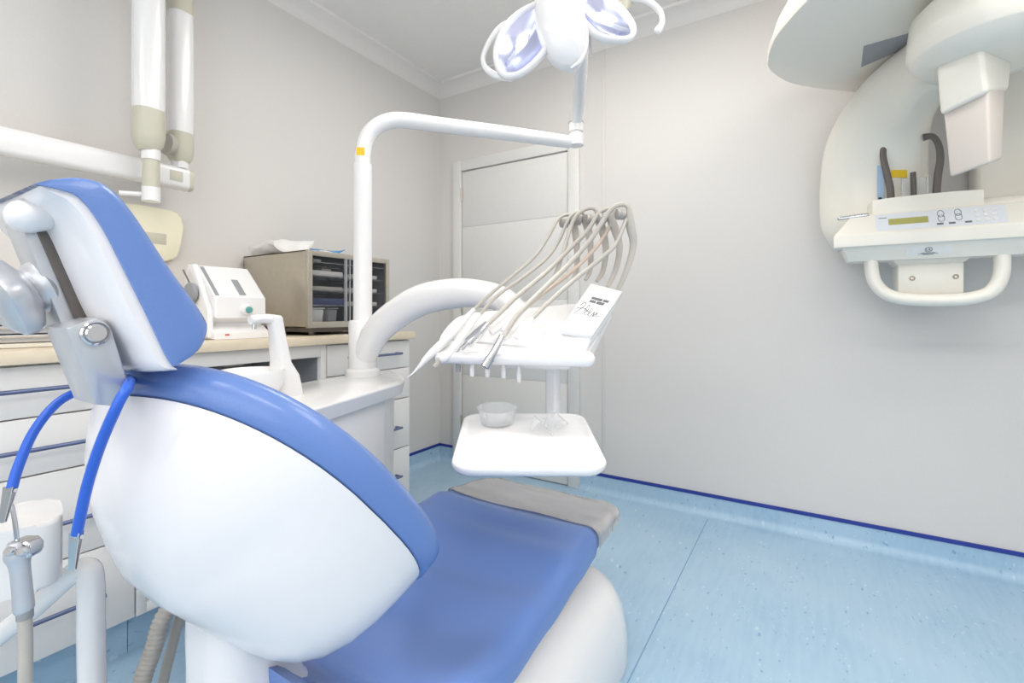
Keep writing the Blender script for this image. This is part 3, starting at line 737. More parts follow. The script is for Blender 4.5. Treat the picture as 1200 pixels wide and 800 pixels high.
# head: central tongue, two petals with reflectors, two handles
def shape3(pts, n=4): return [P(*p) for p in cr(pts, n, True)]
b = B()
secs = [((660, -30, cL+.06), 38, .05), ((657, 0, cL+.02), 31, .05), ((656, 25, cL-.01), 29, .045), ((660, 50, cL-.02), 26, .04), ((664, 70, cL-.015), 20, .03), ((667, 81, cL-.005), 9, .014)]
rg = []
for (px, py, d), hwp, th in secs:
    c = P(px, py, d); r = []
    for k in range(28):
        a_ = 2*math.pi*k/28; cu, su = sup(a_, 2.6); r.append(c+RT*(hwp/F*d*cu)-FW*(th*su)+Vector((0, 0, .2*th*su)))
    rg.append(r)
loft(b, [list(x) for x in zip(*[[Vector(q_) for q_ in cr(c_, 4)] for c_ in zip(*rg)])])
obj('lamp_body', b, WHITE, lamp, ang=60)
def petal(cpts, name_ring, dip):
    """ring tube through pts (px,py,d) closed, plus a dished mirror inside"""
    ring = cr(cpts, 6, True); R3 = [P(*q) for q in ring]; b = B(); n = len(R3)
    cc = sum(R3, Vector())/n; nn = Vector()
    for i in range(n): nn += (R3[i]-cc).cross(R3[(i+1) % n]-cc)
    nn.normalize()
    if nn.dot(FW) > 0: nn = -nn
    rings = []
    for i in range(n):
        out = (R3[i]-cc).normalized(); r = []
        for k in range(10):
            a_ = 2*math.pi*k/10; r.append(R3[i]+out*(.010*math.cos(a_))+nn*(.013*math.sin(a_)))
        rings.append(r)
    loft(b, rings+[rings[0]], cap=False); bmesh.ops.remove_doubles(b, verts=b.verts[:], dist=1e-5)
    pr = obj(name_ring, b, WHITE, lamp, ang=70)
    b = B(); rr = []
    for s in (1, .85, .65, .45, .25, .05): rr.append([cc+(q-cc)*s-nn*(dip*(1-s*s)) for q in R3])
    loft(b, rr, cap=False); b.faces.new(b.verts[-n:])
    back = [[p-nn*.006 for p in r] for r in rr]
    loft(b, back, cap=False); b.verts.ensure_lookup_table(); b.faces.new(b.verts[-n:])
    m = obj('reflector', b, IRID, pr, 'bluish mirror reflector', ang=70)
    return cc, nn, pr
PL = [(640, 6, cL+.0), (612, 14, cL+.01), (590, 36, cL+.01), (581, 64, cL+.0), (588, 86, cL-.01), (606, 88, cL-.015), (628, 72, cL-.02), (642, 48, cL-.02)]
PR = [(672, -6, cL+.02), (700, -8, cL+.04), (724, 8, cL+.045), (741, 30, cL+.04), (738, 45, cL+.03), (718, 47, cL+.01), (697, 40, cL-.01), (680, 20, cL)]
for pts in (PL, PR):
    cc, nn, pr = petal(pts, 'petal_rim', .035)
    b = B()
    q0 = P(pts[3][0]+10, pts[3][1]+8, pts[3][2]); q1 = cc+(cc-q0)*.2
    q0 = cc+(q0-cc)*.8
    tube(b, [q0-nn*.012, q1-nn*.01], .007, 10, 1); obj('lamp_support', b, CLEAR, pr)
    b = B(); tube(b, [q1+(q0-q1)*.35+nn*.0, q1+nn*.0], .009, 10, 1, round_end=True); obj('bulb', b, LAMPGLOW, pr, 'glowing bulb')
h = [P(640, 10, cL+.05), P(612, 22, cL+.06), P(586, 34, cL+.05), P(569, 58, cL+.04), P(567, 76, cL+.03), P(580, 88, cL+.02), P(598, 92, cL+.01)]
obj('handle', tube(B(), h, [.011, .011, .011, .008, .008, .01, .01], 12, 6, round_end=True), WHITE, lamp)
h = [P(700, -10, cL+.1), P(730, -4, cL+.1), P(755, 0, cL+.09), P(772, 12, cL+.08), P(776, 26, cL+.075), P(771, 36, cL+.07)]
obj('handle', tube(B(), h, [.013, .013, .011, .01, .009, .012], 12, 6, round_end=True), WHITE, lamp)
b = B(); hexa(b, [P(715, 12, cL+.09), P(735, 12, cL+.07), P(743, 6, cL+.12), P(722, 4, cL+.14), P(705, -8, cL+.09), P(736, -8, cL+.07), P(744, -10, cL+.12), P(712, -12, cL+.14)], .006); obj('pivot_block', b, BEIGE, lamp, 'beige pivot block')
obj('lamp_trim', tube(B(), [P(668, 8, cL-.03), P(682, 22, cL-.03), P(687, 45, cL-.03), P(682, 68, cL-.03), P(670, 79, cL-.03)], [.004, .007, .008, .007, .004], 10, 6, round_end=True), WHITE, lamp)
obj('switch_rod', tube(B(), [P(690, 40, cL+.06), P(692, 66, cL+.06)], .005, 8, 1), WHITE, lamp)
lt = bpy.data.lights.new('lamp_beam', 'SPOT'); lt.energy = 24; lt.spot_size = math.radians(34); lt.spot_blend = .6; lt.shadow_soft_size = .07; lt.color = (1, .99, .96)
lo = bpy.data.objects.new('lamp_beam', lt); link(lo); lo.location = P(655, 92, cL-.05)
lo.rotation_euler = (P(628, 480, 1.2)-lo.location).to_track_quat('-Z', 'Y').to_euler()

# ---------------------------------------------------------------- delivery unit
dl = thing('delivery_unit', 'white instrument delivery head on a curved swing arm over the chair', 'delivery unit', tuple(P(610, 405, 1.42)))
b = B()
tube(b, [Vector((col.x, col.y, P(425, 425, dc).z)), P(431, 408, 1.87), P(443, 387, 1.845), P(466, 367, 1.80), P(495, 351, 1.75), P(530, 344, 1.70), P(562, 344, 1.66), P(590, 352, 1.62), P(612, 375, 1.58)], [.045, .05, .055, .057, .057, .054, .048, .044, .044], 20, 6)
obj('swing_arm', b, WHITE, dl, ang=60)
obj('arm_pivot', lathe(B(), [(.055, -.06), (.055, .03), (.04, .04)], P(612, 392, 1.56)), WHITE, dl)
# tilted instrument bed
FL, FR, BR_, BL = P(508, 414, 1.32), P(688, 418, 1.24), P(722, 352, 1.50), P(535, 368, 1.56)
up_ = (FR-FL).cross(BL-FL).normalized()
def bed(u, v): return FL*(1-u)*(1-v)+FR*u*(1-v)+BR_*u*v+BL*(1-u)*v
outl = cr([bed(.0, .15), bed(.04, .02), bed(.3, .0), bed(.7, .0), bed(.97, .0), bed(1, .1), bed(1, .5), bed(.99, .95), bed(.9, 1), bed(.5, 1), bed(.12, 1), bed(.02, .9), bed(-.02, .5)], 4, True)
b = B(); prism(b, [Vector(p)-up_*.028 for p in outl], up_*.028, .008, 3); obj('instrument_bed', b, WHITE, dl)
b = B(); tube(b, [FL+Vector((0, 0, -.012))+(FR-FL)*.05, FR+Vector((0, 0, -.006))], [.016, .021], 18, 1, round_end=True); obj('handle_bar', b, WHITE, dl)
# instrument cradle lip
b = B(); slab(b, [bed(.04, .3)+up_*.006, bed(.66, .12)+up_*.006, bed(.66, .42)+up_*.012, bed(.04, .62)+up_*.012], .014, .004); obj('instrument_holder', b, WHITE, dl)
# keypad panel with marks
q = [P(656, 386, 1.27), P(694, 393, 1.25), P(730, 341, 1.43), P(692, 331, 1.45)]
kp = obj('keypad_panel', slab(B(), q, .016, .004), WHITE, dl)
qn = (q[1]-q[0]).cross(q[3]-q[0]).normalized()
def kpt(a, c): return (q[0]*(1-a)*(1-c)+q[1]*a*(1-c)+q[2]*a*c+q[3]*(1-a)*c)
b = B()
for c0, a0, a1 in ((.70, .30, .62), (.70, .66, .82), (.63, .30, .48), (.63, .52, .74)):
    slab(b, [kpt(a0, c0-.022)+qn*.0006, kpt(a1, c0-.022)+qn*.0006, kpt(a1, c0+.022)+qn*.0006, kpt(a0, c0+.022)+qn*.0006], .0006)
obj('keypad_print', b, INK, kp, 'small grey printed lines')
b = B()
strokes = [[(.12, .50), (.2, .58), (.26, .52), (.16, .40), (.1, .34), (.24, .33)], [(.24, .33), (.36, .36), (.42, .48), (.36, .55), (.34, .42), (.42, .34)], [(.42, .34), (.5, .36), (.54, .46), (.48, .48), (.5, .36), (.58, .34), (.64, .44), (.66, .34), (.72, .44), (.74, .35), (.84, .38)], [(.08, .44), (.3, .46), (.5, .40)], [(.1, .29), (.4, .30)]]
for s in strokes: tube(b, [kpt(a, c)+qn*.0006 for a, c in s], .0008, 6, 6)
obj('scribbled_logo', b, INK, kp, 'grey handwritten style logo')
# back body behind/under the panel and right cheek
b = B(); hexa(b, [P(640, 420, 1.30), P(684, 418, 1.24), P(704, 392, 1.36), P(660, 398, 1.46), P(655, 392, 1.285), P(692, 398, 1.25), P(728, 348, 1.44), P(692, 340, 1.47)], .01, 3); obj('control_housing', b, WHITE, dl)
# underside box and post to the tray
b = B(); hexa(b, [P(590, 432, 1.36), P(668, 434, 1.30), P(674, 428, 1.48), P(600, 426, 1.52), P(586, 416, 1.36), P(672, 418, 1.28), P(680, 405, 1.48), P(598, 404, 1.52)], .012, 3); obj('underbody', b, WHITE, dl)
for i, (px, py) in enumerate(((537, 428), (553, 433), (571, 434), (590, 435), (608, 440))):
    p = P(px, py, 1.31); obj('hose_valve', lathe(B(), [(.006, -.018), (.007, -.004), (.005, .03)], p), WHITE if i != 0 else GREY, dl)
ps = P(648, 484, 1.42); pe = P(648, 425, 1.42)
b = B(); loft(b, [[(ps.x+u, ps.y+v, z) for u, v in rrect(.036, .036, .008, 3)] for z in (ps.z-.03, pe.z+.02)]); obj('tray_post', b, WHITE, dl)
# whip arms at the back: bar with knuckles, curved arms
kn = [(667, 260, 1.60), (682, 257, 1.56), (697, 256, 1.52), (711, 255, 1.48), (733, 250, 1.42)]
low = [(670, 330, 1.56), (686, 328, 1.53), (699, 330, 1.50), (712, 336, 1.47), (722, 344, 1.44)]
bow = [(676, 292), (692, 290), (710, 290), (726, 290), (742, 288)]
for (a, e, c) in zip(kn, low, bow):
    b = B(); md = (a[2]+e[2])/2
    tube(b, [P(a[0]+2, a[1]-4, a[2]), P((a[0]+c[0])/2+2, 268, a[2]), P(c[0], c[1], md), P((c[0]+e[0])/2+2.5, 316, md), P(*e)], [.014, .014, .011, .009, .007], 12, 5, flat=.55)
    w_ = obj('whip_arm', b, LGREY, dl, 'grey springy whip arm')
    kq = P(a[0]-6, a[1]+1, a[2])
    obj('roller', lathe(B(), [(.006, -.016), (.0155, -.012), (.017, -.004), (.015, 0), (.017, .004), (.0155, .012), (.006, .016)], kq, RT+FW*.2), KNUCK, w_)

# ---------------------------------------------------------------- handpieces with hoses
def hose(pts, r, mname, parent): return obj('hose', tube(B(), [P(*p) for p in pts], r, 10, 8), mname, parent)
# 1 scaler
HG = 'handpieces on the delivery head'
t = thing('handpiece', 'white handpiece with a long thin curved tip, first on the left', 'handpiece', tuple(P(520, 405, 1.30)), HG)
hose([(674, 262, 1.59), (667, 252, 1.585), (655, 256, 1.57), (642, 278, 1.54), (626, 301, 1.50), (596, 327, 1.45), (574, 345, 1.42), (552, 366, 1.39)], .0055, LGREY, t)
obj('handle', tube(B(), [P(556, 362, 1.392), P(545, 374, 1.38), P(528, 393, 1.35), P(508, 412, 1.32), P(496, 424, 1.305)], [.0065, .009, .0125, .0125, .009], 16, 5), WHITE, t)
obj('tip', tube(B(), [P(497, 423, 1.305), P(489, 432, 1.295), P(483, 438, 1.29), P(477, 442, 1.285)], [.0085, .004, .002, .001], 12, 5), WHITE, t)
# 2 white handpiece
t = thing('handpiece', 'white handpiece with a blunt grey end, second from the left', 'handpiece', tuple(P(530, 405, 1.30)), HG)
hose([(688, 262, 1.56), (682, 249, 1.555), (668, 254, 1.54), (655, 282, 1.52), (640, 303, 1.49), (610, 327, 1.44), (582, 347, 1.41), (560, 371, 1.38)], .0055, LGREY, t)
obj('handle', tube(B(), [P(562, 368, 1.38), P(552, 380, 1.36), P(538, 400, 1.33), P(524, 417, 1.30), P(516, 422, 1.295)], [.0065, .009, .0125, .0125, .0095], 16, 5), WHITE, t)
obj('end_fitting', tube(B(), [P(516, 421, 1.295), P(509, 430, 1.288)], .0065, 12, 1), LGREY, t)
# 3 metal coupling (thin)
t = thing('handpiece', 'hose ending in a chrome coupling with a narrow neck, third from the left', 'handpiece', tuple(P(560, 395, 1.30)), HG)
hose([(716, 266, 1.48), (718, 247, 1.48), (704, 248, 1.48), (687, 272, 1.47), (668, 291, 1.455), (642, 317, 1.42), (606, 347, 1.37), (583, 369, 1.335), (570, 381, 1.315)], .0068, LGREY, t)
obj('coupling', tube(B(), [P(571, 379, 1.316), P(560, 391, 1.30), P(548, 402, 1.285)], [.009, .0145, .0145], 16, 4), CHROME, t, 'chrome coupling')
obj('neck', tube(B(), [P(548, 402, 1.285), P(540, 409, 1.275)], .007, 12, 1), CHROME, t)
# 4 metal motor
t = thing('handpiece', 'hose ending in a slim chrome motor with a stepped end, fourth from the left', 'handpiece', tuple(P(580, 410, 1.28)), HG)
hose([(738, 262, 1.42), (736, 243, 1.42), (725, 240, 1.42), (713, 249, 1.42), (694, 278, 1.41), (668, 308, 1.39), (635, 340, 1.35), (609, 366, 1.31), (595, 386, 1.285), (588, 398, 1.27)], .0072, LGREY, t)
obj('motor', tube(B(), [P(589, 394, 1.27), P(582, 407, 1.26), P(574, 420, 1.25)], [.0105, .0105, .0105], 16, 3), CHROME, t, 'chrome motor')
obj('end_fitting', tube(B(), [P(574, 420, 1.25), P(568, 430, 1.243)], .0125, 14, 1), CHROME, t)
# 5 and 6: hoses lying further right, handpieces tucked in the bed
t = thing('handpiece', 'grey hose bending steeply down to a white handpiece lying in the bed', 'handpiece', tuple(P(630, 360, 1.38)), HG)
hose([(703, 262, 1.52), (697, 245, 1.52), (684, 246, 1.52), (673, 256, 1.51), (665, 278, 1.49), (655, 311, 1.45), (643, 336, 1.42), (620, 357, 1.39)], .0062, LGREY, t)
obj('handle', tube(B(), [P(622, 355, 1.39), P(600, 371, 1.365), P(575, 390, 1.335)], [.0065, .0115, .0105], 14, 4), WHITE, t)
t = thing('handpiece', 'pinkish hose curving down between the whip arms to the bed', 'handpiece', tuple(P(640, 350, 1.38)), HG)
hose([(716, 258, 1.50), (713, 268, 1.48), (700, 288, 1.46), (678, 311, 1.44), (655, 330, 1.42), (632, 347, 1.40), (610, 366, 1.375)], .006, BROWNH, t)
obj('handle', tube(B(), [P(612, 364, 1.375), P(600, 377, 1.355), P(590, 389, 1.34)], [.0065, .0115, .0105], 14, 4), WHITE, t)
t = thing('handpiece', 'pale hose at the far right sweeping down in front of the printed panel', 'handpiece', tuple(P(650, 350, 1.36)), HG)
hose([(735, 252, 1.43), (731, 264, 1.41), (720, 288, 1.39), (694, 311, 1.375), (668, 332, 1.36), (640, 357, 1.335), (622, 375, 1.315)], .0065, LGREY, t)
obj('handle', tube(B(), [P(624, 373, 1.316), P(614, 384, 1.30), P(604, 396, 1.285)], [.0065, .0115, .0105], 14, 4), WHITE, t)

# ---------------------------------------------------------------- tray under the delivery head
NL, NR = P(526, 549, 1.0), P(716, 549, 1.0); FR_, FL_ = P(682, 484, 1.37), P(546, 484, 1.37)
c0 = (NL+NR+FR_+FL_)/4; ux = (NR-NL).normalized(); uy = ((FL_+FR_)-(NL+NR)).normalized(); nn = ux.cross(uy)
W_, Hh = (NR-NL).length, ((FL_+FR_)/2-(NL+NR)/2).length
t = thing('instrument_tray', 'bright white rectangular tray below the delivery head over the seat', 'tray', tuple(c0))
b = B(); rings = []
def rr_at(ins, h): return [c0+ux*a+uy*e+nn*h for a, e in rrect(W_-2*ins, Hh-2*ins, max(.01, .05-ins), 7)]
for ins, h in ((.03, -.024), (.01, -.022), (.002, -.014), (0, -.004), (.002, .0), (.006, .001), (.012, -.002), (.018, -.006)): rings.append(rr_at(ins, h))
loft(b, rings); obj('tray_plate', b, WHITE, t, ang=60)
b = B(); ppt = P(648, 484, 1.42); slab(b, [c0+uy*.10+ux*-.03-nn*.0245, c0+uy*.21+ux*.02-nn*.0245, c0+uy*.21+ux*.08-nn*.0245, c0+uy*.10+ux*.03-nn*.0245][::-1], .012, .003)
obj('tray_bracket', b, WHITE, t)
def on_tray(a, e, h=0): return c0+ux*a+uy*e+nn*(h-.006)
dish_c = on_tray(-.075, .115)
b = B(); lathe(b, [(.038, 0), (.045, .003), (.052, .04), (.055, .045), (.053, .045), (.050, .04), (.043, .006), (.0, .005)], dish_c, nn, 36)
tag(obj('plastic_dish', b, CLEAR, ang=60), 'small round clear plastic dish on the white tray', 'dish')
wr = B(); rnd = random.Random(4); N_ = 8; vv = []
for i in range(N_+1):
    for k_ in range(N_+1):
        a, e = i/N_-.5, k_/N_-.5
        vv.append(wr.verts.new(on_tray(.065+a*.085+.02*e, .06+e*.1, .002+.035*abs(math.sin(4*a+2.2*e+.5))**1.5+.006*rnd.random())))
for i in range(N_):
    for k_ in range(N_): wr.faces.new((vv[i*(N_+1)+k_], vv[(i+1)*(N_+1)+k_], vv[(i+1)*(N_+1)+k_+1], vv[i*(N_+1)+k_+1]))
bmesh.ops.solidify(wr, geom=wr.faces[:], thickness=.0006)
tag(obj('film_wrapper', wr, CLEAR, ang=20), 'crumpled clear film wrapper lying on the white tray', 'wrapper')

# ---------------------------------------------------------------- assistant holder with syringe and hoses (lower left)
t = thing('assistant_console', 'white assistant instrument console on a bent tube arm at lower left', 'console', tuple(P(105, 800, .9)))
arm = [P(-60, 800, .86), P(-10, 752, .87), P(40, 712, .885), P(80, 676, .90), P(99, 667, .905), P(106, 680, .905), P(107, 740, .905), P(108, 800, .905)]
fl_ = P(108, 800, .905)
obj('tube_arm', tube(B(), arm+[Vector((fl_.x, fl_.y, .3)), Vector((fl_.x, fl_.y, 0.0))], [.017, .017, .018, .019, .021, .021, .0215, .022, .022, .022], 18, 6), WHITE, t, ang=60)
cp_ = P(12, 640, .83)
b = B(); hs = RT; fx = FW
outl = [P(-55, 612, .78), P(-20, 598, .83), P(28, 590, .88), P(56, 592, .90), P(70, 604, .89), P(73, 640, .83), P(60, 665, .80), P(20, 678, .77), P(-30, 690, .74), P(-60, 680, .72)]
outl = [Vector((p.x, p.y, P(20, 615, .83).z+.0)) for p in outl]
pl3 = [Vector(p) for p in cr([tuple(p) for p in outl], 4, True)]
b = B(); prism(b, [p-Vector((0, 0, .09)) for p in pl3], (0, 0, .11), .012, 4); obj('console_body', b, WHITE, t)
t = thing('air_water_syringe', 'chrome three way syringe in front of the white console at lower left', 'syringe', tuple(P(22, 660, .72)))
D_ = .70
b = B(); tube(b, [P(20, 634, D_), P(21, 648, D_), P(23, 662, D_), P(26, 690, D_), P(28, 712, D_), P(29, 718, D_)], [.010, .016, .012, .0115, .012, .008], 16, 5); obj('handle', b, ALU, t)
for px in (14, 29):
    obj('button', lathe(B(), [(.0065, 0), (.0065, .006), (.005, .008)], P(px, 646, D_-.014), -FW+Vector((0, 0, .5))), CHROME, t)
b = B(); plate(b, P(22, 645, D_-.004), RT, (0, 0, 1), .034, .026, .008, .02, .003); obj('head', b, CHROME, t)
obj('nozzle', tube(B(), [P(20, 634, D_), P(18, 615, D_), P(15, 598, D_+.0), P(12, 590, D_)], .0028, 8, 5), CHROME, t)
hz = [P(29, 716, D_), P(30, 760, D_), P(30, 800, D_), P(34, 900, D_+.02)]
obj('hose', tube(B(), hz+[Vector((hz[-1].x-.03, hz[-1].y+.05, .25))], .0085, 12, 6), LGREY, t, 'light grey syringe hose')
obj('hose_collar', tube(B(), [P(29, 714, D_), P(29.3, 724, D_)], .0098, 12, 1), GREY, t)
# corrugated suction hoses
def corr(p, r, step, seg=14):
    s = [Vector(a) for a in cr(p, 40)]; acc = 0; R = []
    for i, a in enumerate(s):
        if i: acc += (a-s[i-1]).length
        R.append(r*(1+.09*math.sin(acc/step*2*math.pi)))
    return tube(B(), s, R, seg, 1)
s1 = [P(216, 690, 1.06), P(192, 722, 1.02), P(180, 760, 1.0), P(166, 800, .98), P(155, 860, .96)]; e1 = s1[-1]
tag(obj('suction_hose', corr(s1+[Vector((e1.x-.02, e1.y, .14)), Vector((e1.x+.02, e1.y+.06, .018)), Vector((e1.x+.06, e1.y+.14, .016))], .0165, .009), LGREY, ang=80), 'thick ribbed grey suction hose hanging behind the backrest', 'hose', 'suction hoses')
s2 = [P(228, 690, 1.10), P(212, 720, 1.06), P(202, 755, 1.05), P(191, 800, 1.04), P(182, 850, 1.03)]; e2 = s2[-1]
tag(obj('suction_hose', tube(B(), s2+[Vector((e2.x-.01, e2.y, .14)), Vector((e2.x+.03, e2.y+.05, .014)), Vector((e2.x+.06, e2.y+.10, .012))], .0105, 12, 6), LGREY), 'thinner smooth grey suction hose right of the ribbed one', 'hose', 'suction hoses')

# ================================================================== PANORAMIC X-RAY (on the back wall, right)
px_ = thing('panoramic_xray_machine', 'cream panoramic x-ray machine on the back wall at right', 'x-ray machine', (.4, YB, 1.3))
YC = 2.2
def cpt(px, py, y=YC): return PY(px, py, y)
# wall column and slim wall bracket
b = B(); box(b, .55, .80, YB-.10, YB, 1.45, 2.58, .02, 3); obj('wall_column', b, CREAM, px_)
b = B(); box(b, .5, .85, YC+.12, YB-.08, 1.37, 1.46, .02, 3); obj('console_arm', b, CREAM, px_)
# console
xl, xr_ = cpt(976, 280).x, cpt(1275, 250).x
zb = cpt(1080, 290).z; zt1 = cpt(1080, 262).z
def zat(py, px, y=YC): return cpt(px, py, y).z
b = B()
prof = [(YC, zat(291, 976)), (YC, zat(277, 976)), (YC+.05, zat(252, 1010, YC+.05)), (YC+.16, zat(252, 1010, YC+.05)), (YC+.16, zat(291, 976)+.01)]
pts = [(xl, y, z) for y, z in prof]
# left end tapers towards the back
lft = [Vector(p) for p in pts]; lft[2].x += .06; lft[3].x += .10; lft[4].x += .05
a_ = [b.verts.new(p) for p in lft]; c_ = [b.verts.new((xr_, p[1], p[2])) for p in pts]; n = len(pts)
b.faces.new(a_[::-1]); b.faces.new(c_)
for i in range(n): b.faces.new((a_[i], a_[(i+1) % n], c_[(i+1) % n], c_[i]))
bmesh.ops.bevel(b, geom=b.edges[:], offset=.005, segments=3, profile=.5, affect='EDGES')
con = obj('console', b, CREAM, px_)
# keypad film on the sloping front
p1, p2 = Vector((0, prof[1][0], prof[1][1])), Vector((0, prof[2][0], prof[2][1]))
sl = (p2-p1); nv = Vector((0, -sl.z, sl.y)).normalized()
def slope(x, s, h=.0008): return Vector((x, p1.y+sl.y*s, p1.z+sl.z*s))+nv*h
def slq(x0, x1, s0, s1, h=.0008): return [slope(x0, s0, h), slope(x1, s0, h), slope(x1, s1, h), slope(x0, s1, h)]
kx0, kx1 = cpt(1026, 262, YC+.02).x, cpt(1180, 240, YC+.02).x; kw = kx1-kx0
kf = obj('keypad_film', slab(B(), slq(kx0, kx1, .1, .93), .001), LABEL, con, 'pale blue keypad film')
obj('display', slab(B(), slq(kx0+.11*kw, kx0+.43*kw, .36, .66, .0016), .0012), LCD, kf, 'olive display strip')
b = B()
for fx_, s in ((.53, .72), (.53, .5), (.66, .72), (.66, .5)):
    for k in range(12):
        a0 = 2*math.pi*k/12; a1 = 2*math.pi*(k+1)/12; rr_ = .009
        tube(b, [slope(kx0+fx_*kw+rr_*math.cos(a0), s+.16*math.sin(a0), .0016), slope(kx0+fx_*kw+rr_*math.cos(a1), s+.16*math.sin(a1), .0016)], .0008, 5, 1)
for fx_ in (.49, .58, .70): slab(b, slq(kx0+fx_*kw, kx0+(fx_+.05)*kw, .2, .28, .0016), .001)
slab(b, slq(kx0+.03*kw, kx0+.1*kw, .72, .75, .0016), .001)
obj('key_print', b, INK, kf, 'grey key symbols')
b = B()
for i in range(3):
    for j_ in range(3):
        p = slope(kx0+(.80+.06*i)*kw, .3+.22*j_, .001); lathe(b, [(.007, 0), (.007, .0016), (.005, .0022)], p, nv, 14)
obj('key', b, WHITE, kf)
# raised chin block behind the slope
b = B(); xa0, xa1 = cpt(1022, 240, YC+.08).x, cpt(1152, 225, YC+.08).x
zt2 = cpt(1090, 229, YC+.09).z
arc = [(xa0, YC+.07), (xa0+.05, YC+.058), ((xa0+xa1)/2, YC+.05), (xa1-.05, YC+.058), (xa1, YC+.07), (xa1+.01, YC+.16), (xa0-.01, YC+.16)]
prism(b, [(x, y, zat(252, 1010, YC+.05)-.02) for x, y in arc], (0, 0, zt2-zat(252, 1010, YC+.05)+.02), .006, 2)
ch = obj('chin_block', b, CREAM, px_)
# compliance label and small text
lq = [cpt(1062, 290, YC-.0012), cpt(1113, 287.5, YC-.0012), cpt(1113, 275, YC-.0012), cpt(1062, 278, YC-.0012)]
zl = (lq[0].z+lq[2].z)/2
# under tray of the console (grey-shaded lower face): a sloping underside
b = B()
up0 = zat(291, 976)
prism(b, [(xl+.03, YC+.012, up0+.002), (xl+.05, YC+.05, up0-.05), (xl+.05, YC+.15, up0-.05), (xl+.03, YC+.16, up0+.002)], (xr_-xl-.03, 0, 0), .004, 2)
ub = obj('console_underside', b, CREAM, px_)
un0, un1 = Vector((0, YC+.012, up0+.002)), Vector((0, YC+.05, up0-.05)); ud = (un1-un0).normalized(); un = Vector((0, ud.z, -ud.y))
if un.y > 0: un = -un
lc = Vector((cpt(1088, 284, YC+.03).x, 0, 0))+un0+(un1-un0)*.5+un*.0012
lb = obj('compliance_label', plate(B(), lc, (1, 0, 0), -ud, .125, .036, .003, .0012), PAPER, ub, 'pale compliance label')
b = B()
for k in range(16):
    a0 = 2*math.pi*k/16; a1 = 2*math.pi*(k+1)/16
    tube(b, [lc+Vector((1, 0, 0))*.010*math.cos(a0)-ud*(.009*math.sin(a0)+.005)+un*.0006, lc+Vector((1, 0, 0))*.010*math.cos(a1)-ud*(.009*math.sin(a1)+.005)+un*.0006], .0009, 5, 1)
for i, wd in enumerate((.04, .055, .03)):
    cc = lc+ud*(.008+.0035*i)+un*.0006
    hexa(b, [cc+Vector((s*wd/2, 0, 0))+ud*t_+un*h_ for h_ in (0, .0005) for s, t_ in ((-1, -.0007), (1, -.0007), (1, .0007), (-1, .0007))])
obj('label_print', b, INK, lb)
text('UL', .013, 'label_lettering', INK, lb, lc-ud*.005+un*.0008, (1, 0, 0), -ud)
# handle loop
hp = [(1021, 283), (1021, 312), (1026, 332), (1042, 346), (1070, 351), (1110, 351.5), (1140, 349), (1162, 341), (1173, 322), (1174, 295), (1172, 275)]
pts = [cpt(a, c, YC+.07) for a, c in hp]
obj('handle_loop', tube(B(), pts, .0225, 18, 6), CREAM, px_, ang=70)
# lower mount with two screws
def ylat(px, py): return cpt(px, py, YC+.10)
xa_, xb_ = ylat(1052, 320).x, ylat(1130, 315).x
z0_, z1_ = ylat(1090, 345).z, ylat(1090, 296).z
b = B(); box(b, xa_, xb_, YC+.10, YC+.22, z0_, z1_-.03, .006, 2)
hexa(b, [(xa_, YC+.10, z1_-.04), (xb_, YC+.10, z1_-.04), (xb_, YC+.22, z1_-.04), (xa_, YC+.22, z1_-.04), (xa_-.03, YC+.08, z1_-.01), (xb_+.03, YC+.08, z1_-.01), (xb_+.03, YC+.22, z1_-.01), (xa_-.03, YC+.22, z1_-.01)], .004)
box(b, xa_-.03, xb_+.03, YC+.08, YC+.22, z1_-.012, z1_+.03, .004)
lm = obj('lower_mount', b, CREAM, px_)
for a, c in ((1069, 326), (1120, 324)):
    p = ylat(a, c); obj('screw', lathe(B(), [(.008, 0), (.009, .002), (.006, .004), (.004, .002)], (p.x, YC+.10, p.z), (0, -1, 0)), STEEL, lm)
# temple supports (two dark curved arms), bite stick, cup
def tsup(pts, y): 
    return tube(B(), [cpt(a, c, y) for a, c in pts], [.013, .0105, .0105, .0115, .012, .012], 14, 5, flat=.55, up=(1, 0, 0))
obj('temple_support', tsup([(1041, 165), (1036, 172), (1035, 184), (1039, 202), (1043, 220), (1044, 236)], YC+.1), DARK, px_, 'dark grey curved temple support')
obj('temple_support', tsup([(1082, 161), (1093, 160), (1100, 170), (1102, 186), (1099, 206), (1097, 230)], YC+.1), DARK, px_, 'dark grey curved temple support')
obj('bite_rod', tube(B(), [cpt(1070, 202, YC+.1), cpt(1071, 234, YC+.1)], .009, 12, 1), DARK, px_)
b = B(); c1 = cpt(1071, 232, YC+.1); box(b, c1.x-.036, c1.x+.036, YC+.105, YC+.112, zt2, c1.z+.075, .002); box(b, c1.x-.036, c1.x-.031, YC+.06, YC+.11, zt2, c1.z+.07, .001); box(b, c1.x+.031, c1.x+.036, YC+.06, YC+.11, zt2, c1.z+.07, .001)
obj('chin_guard', b, CLEAR, px_)
obj('side_rod', tube(B(), [cpt(984, 256, YC+.05), cpt(1016, 252, YC+.05)], .0075, 12, 1, round_end=True), CHROME, px_)
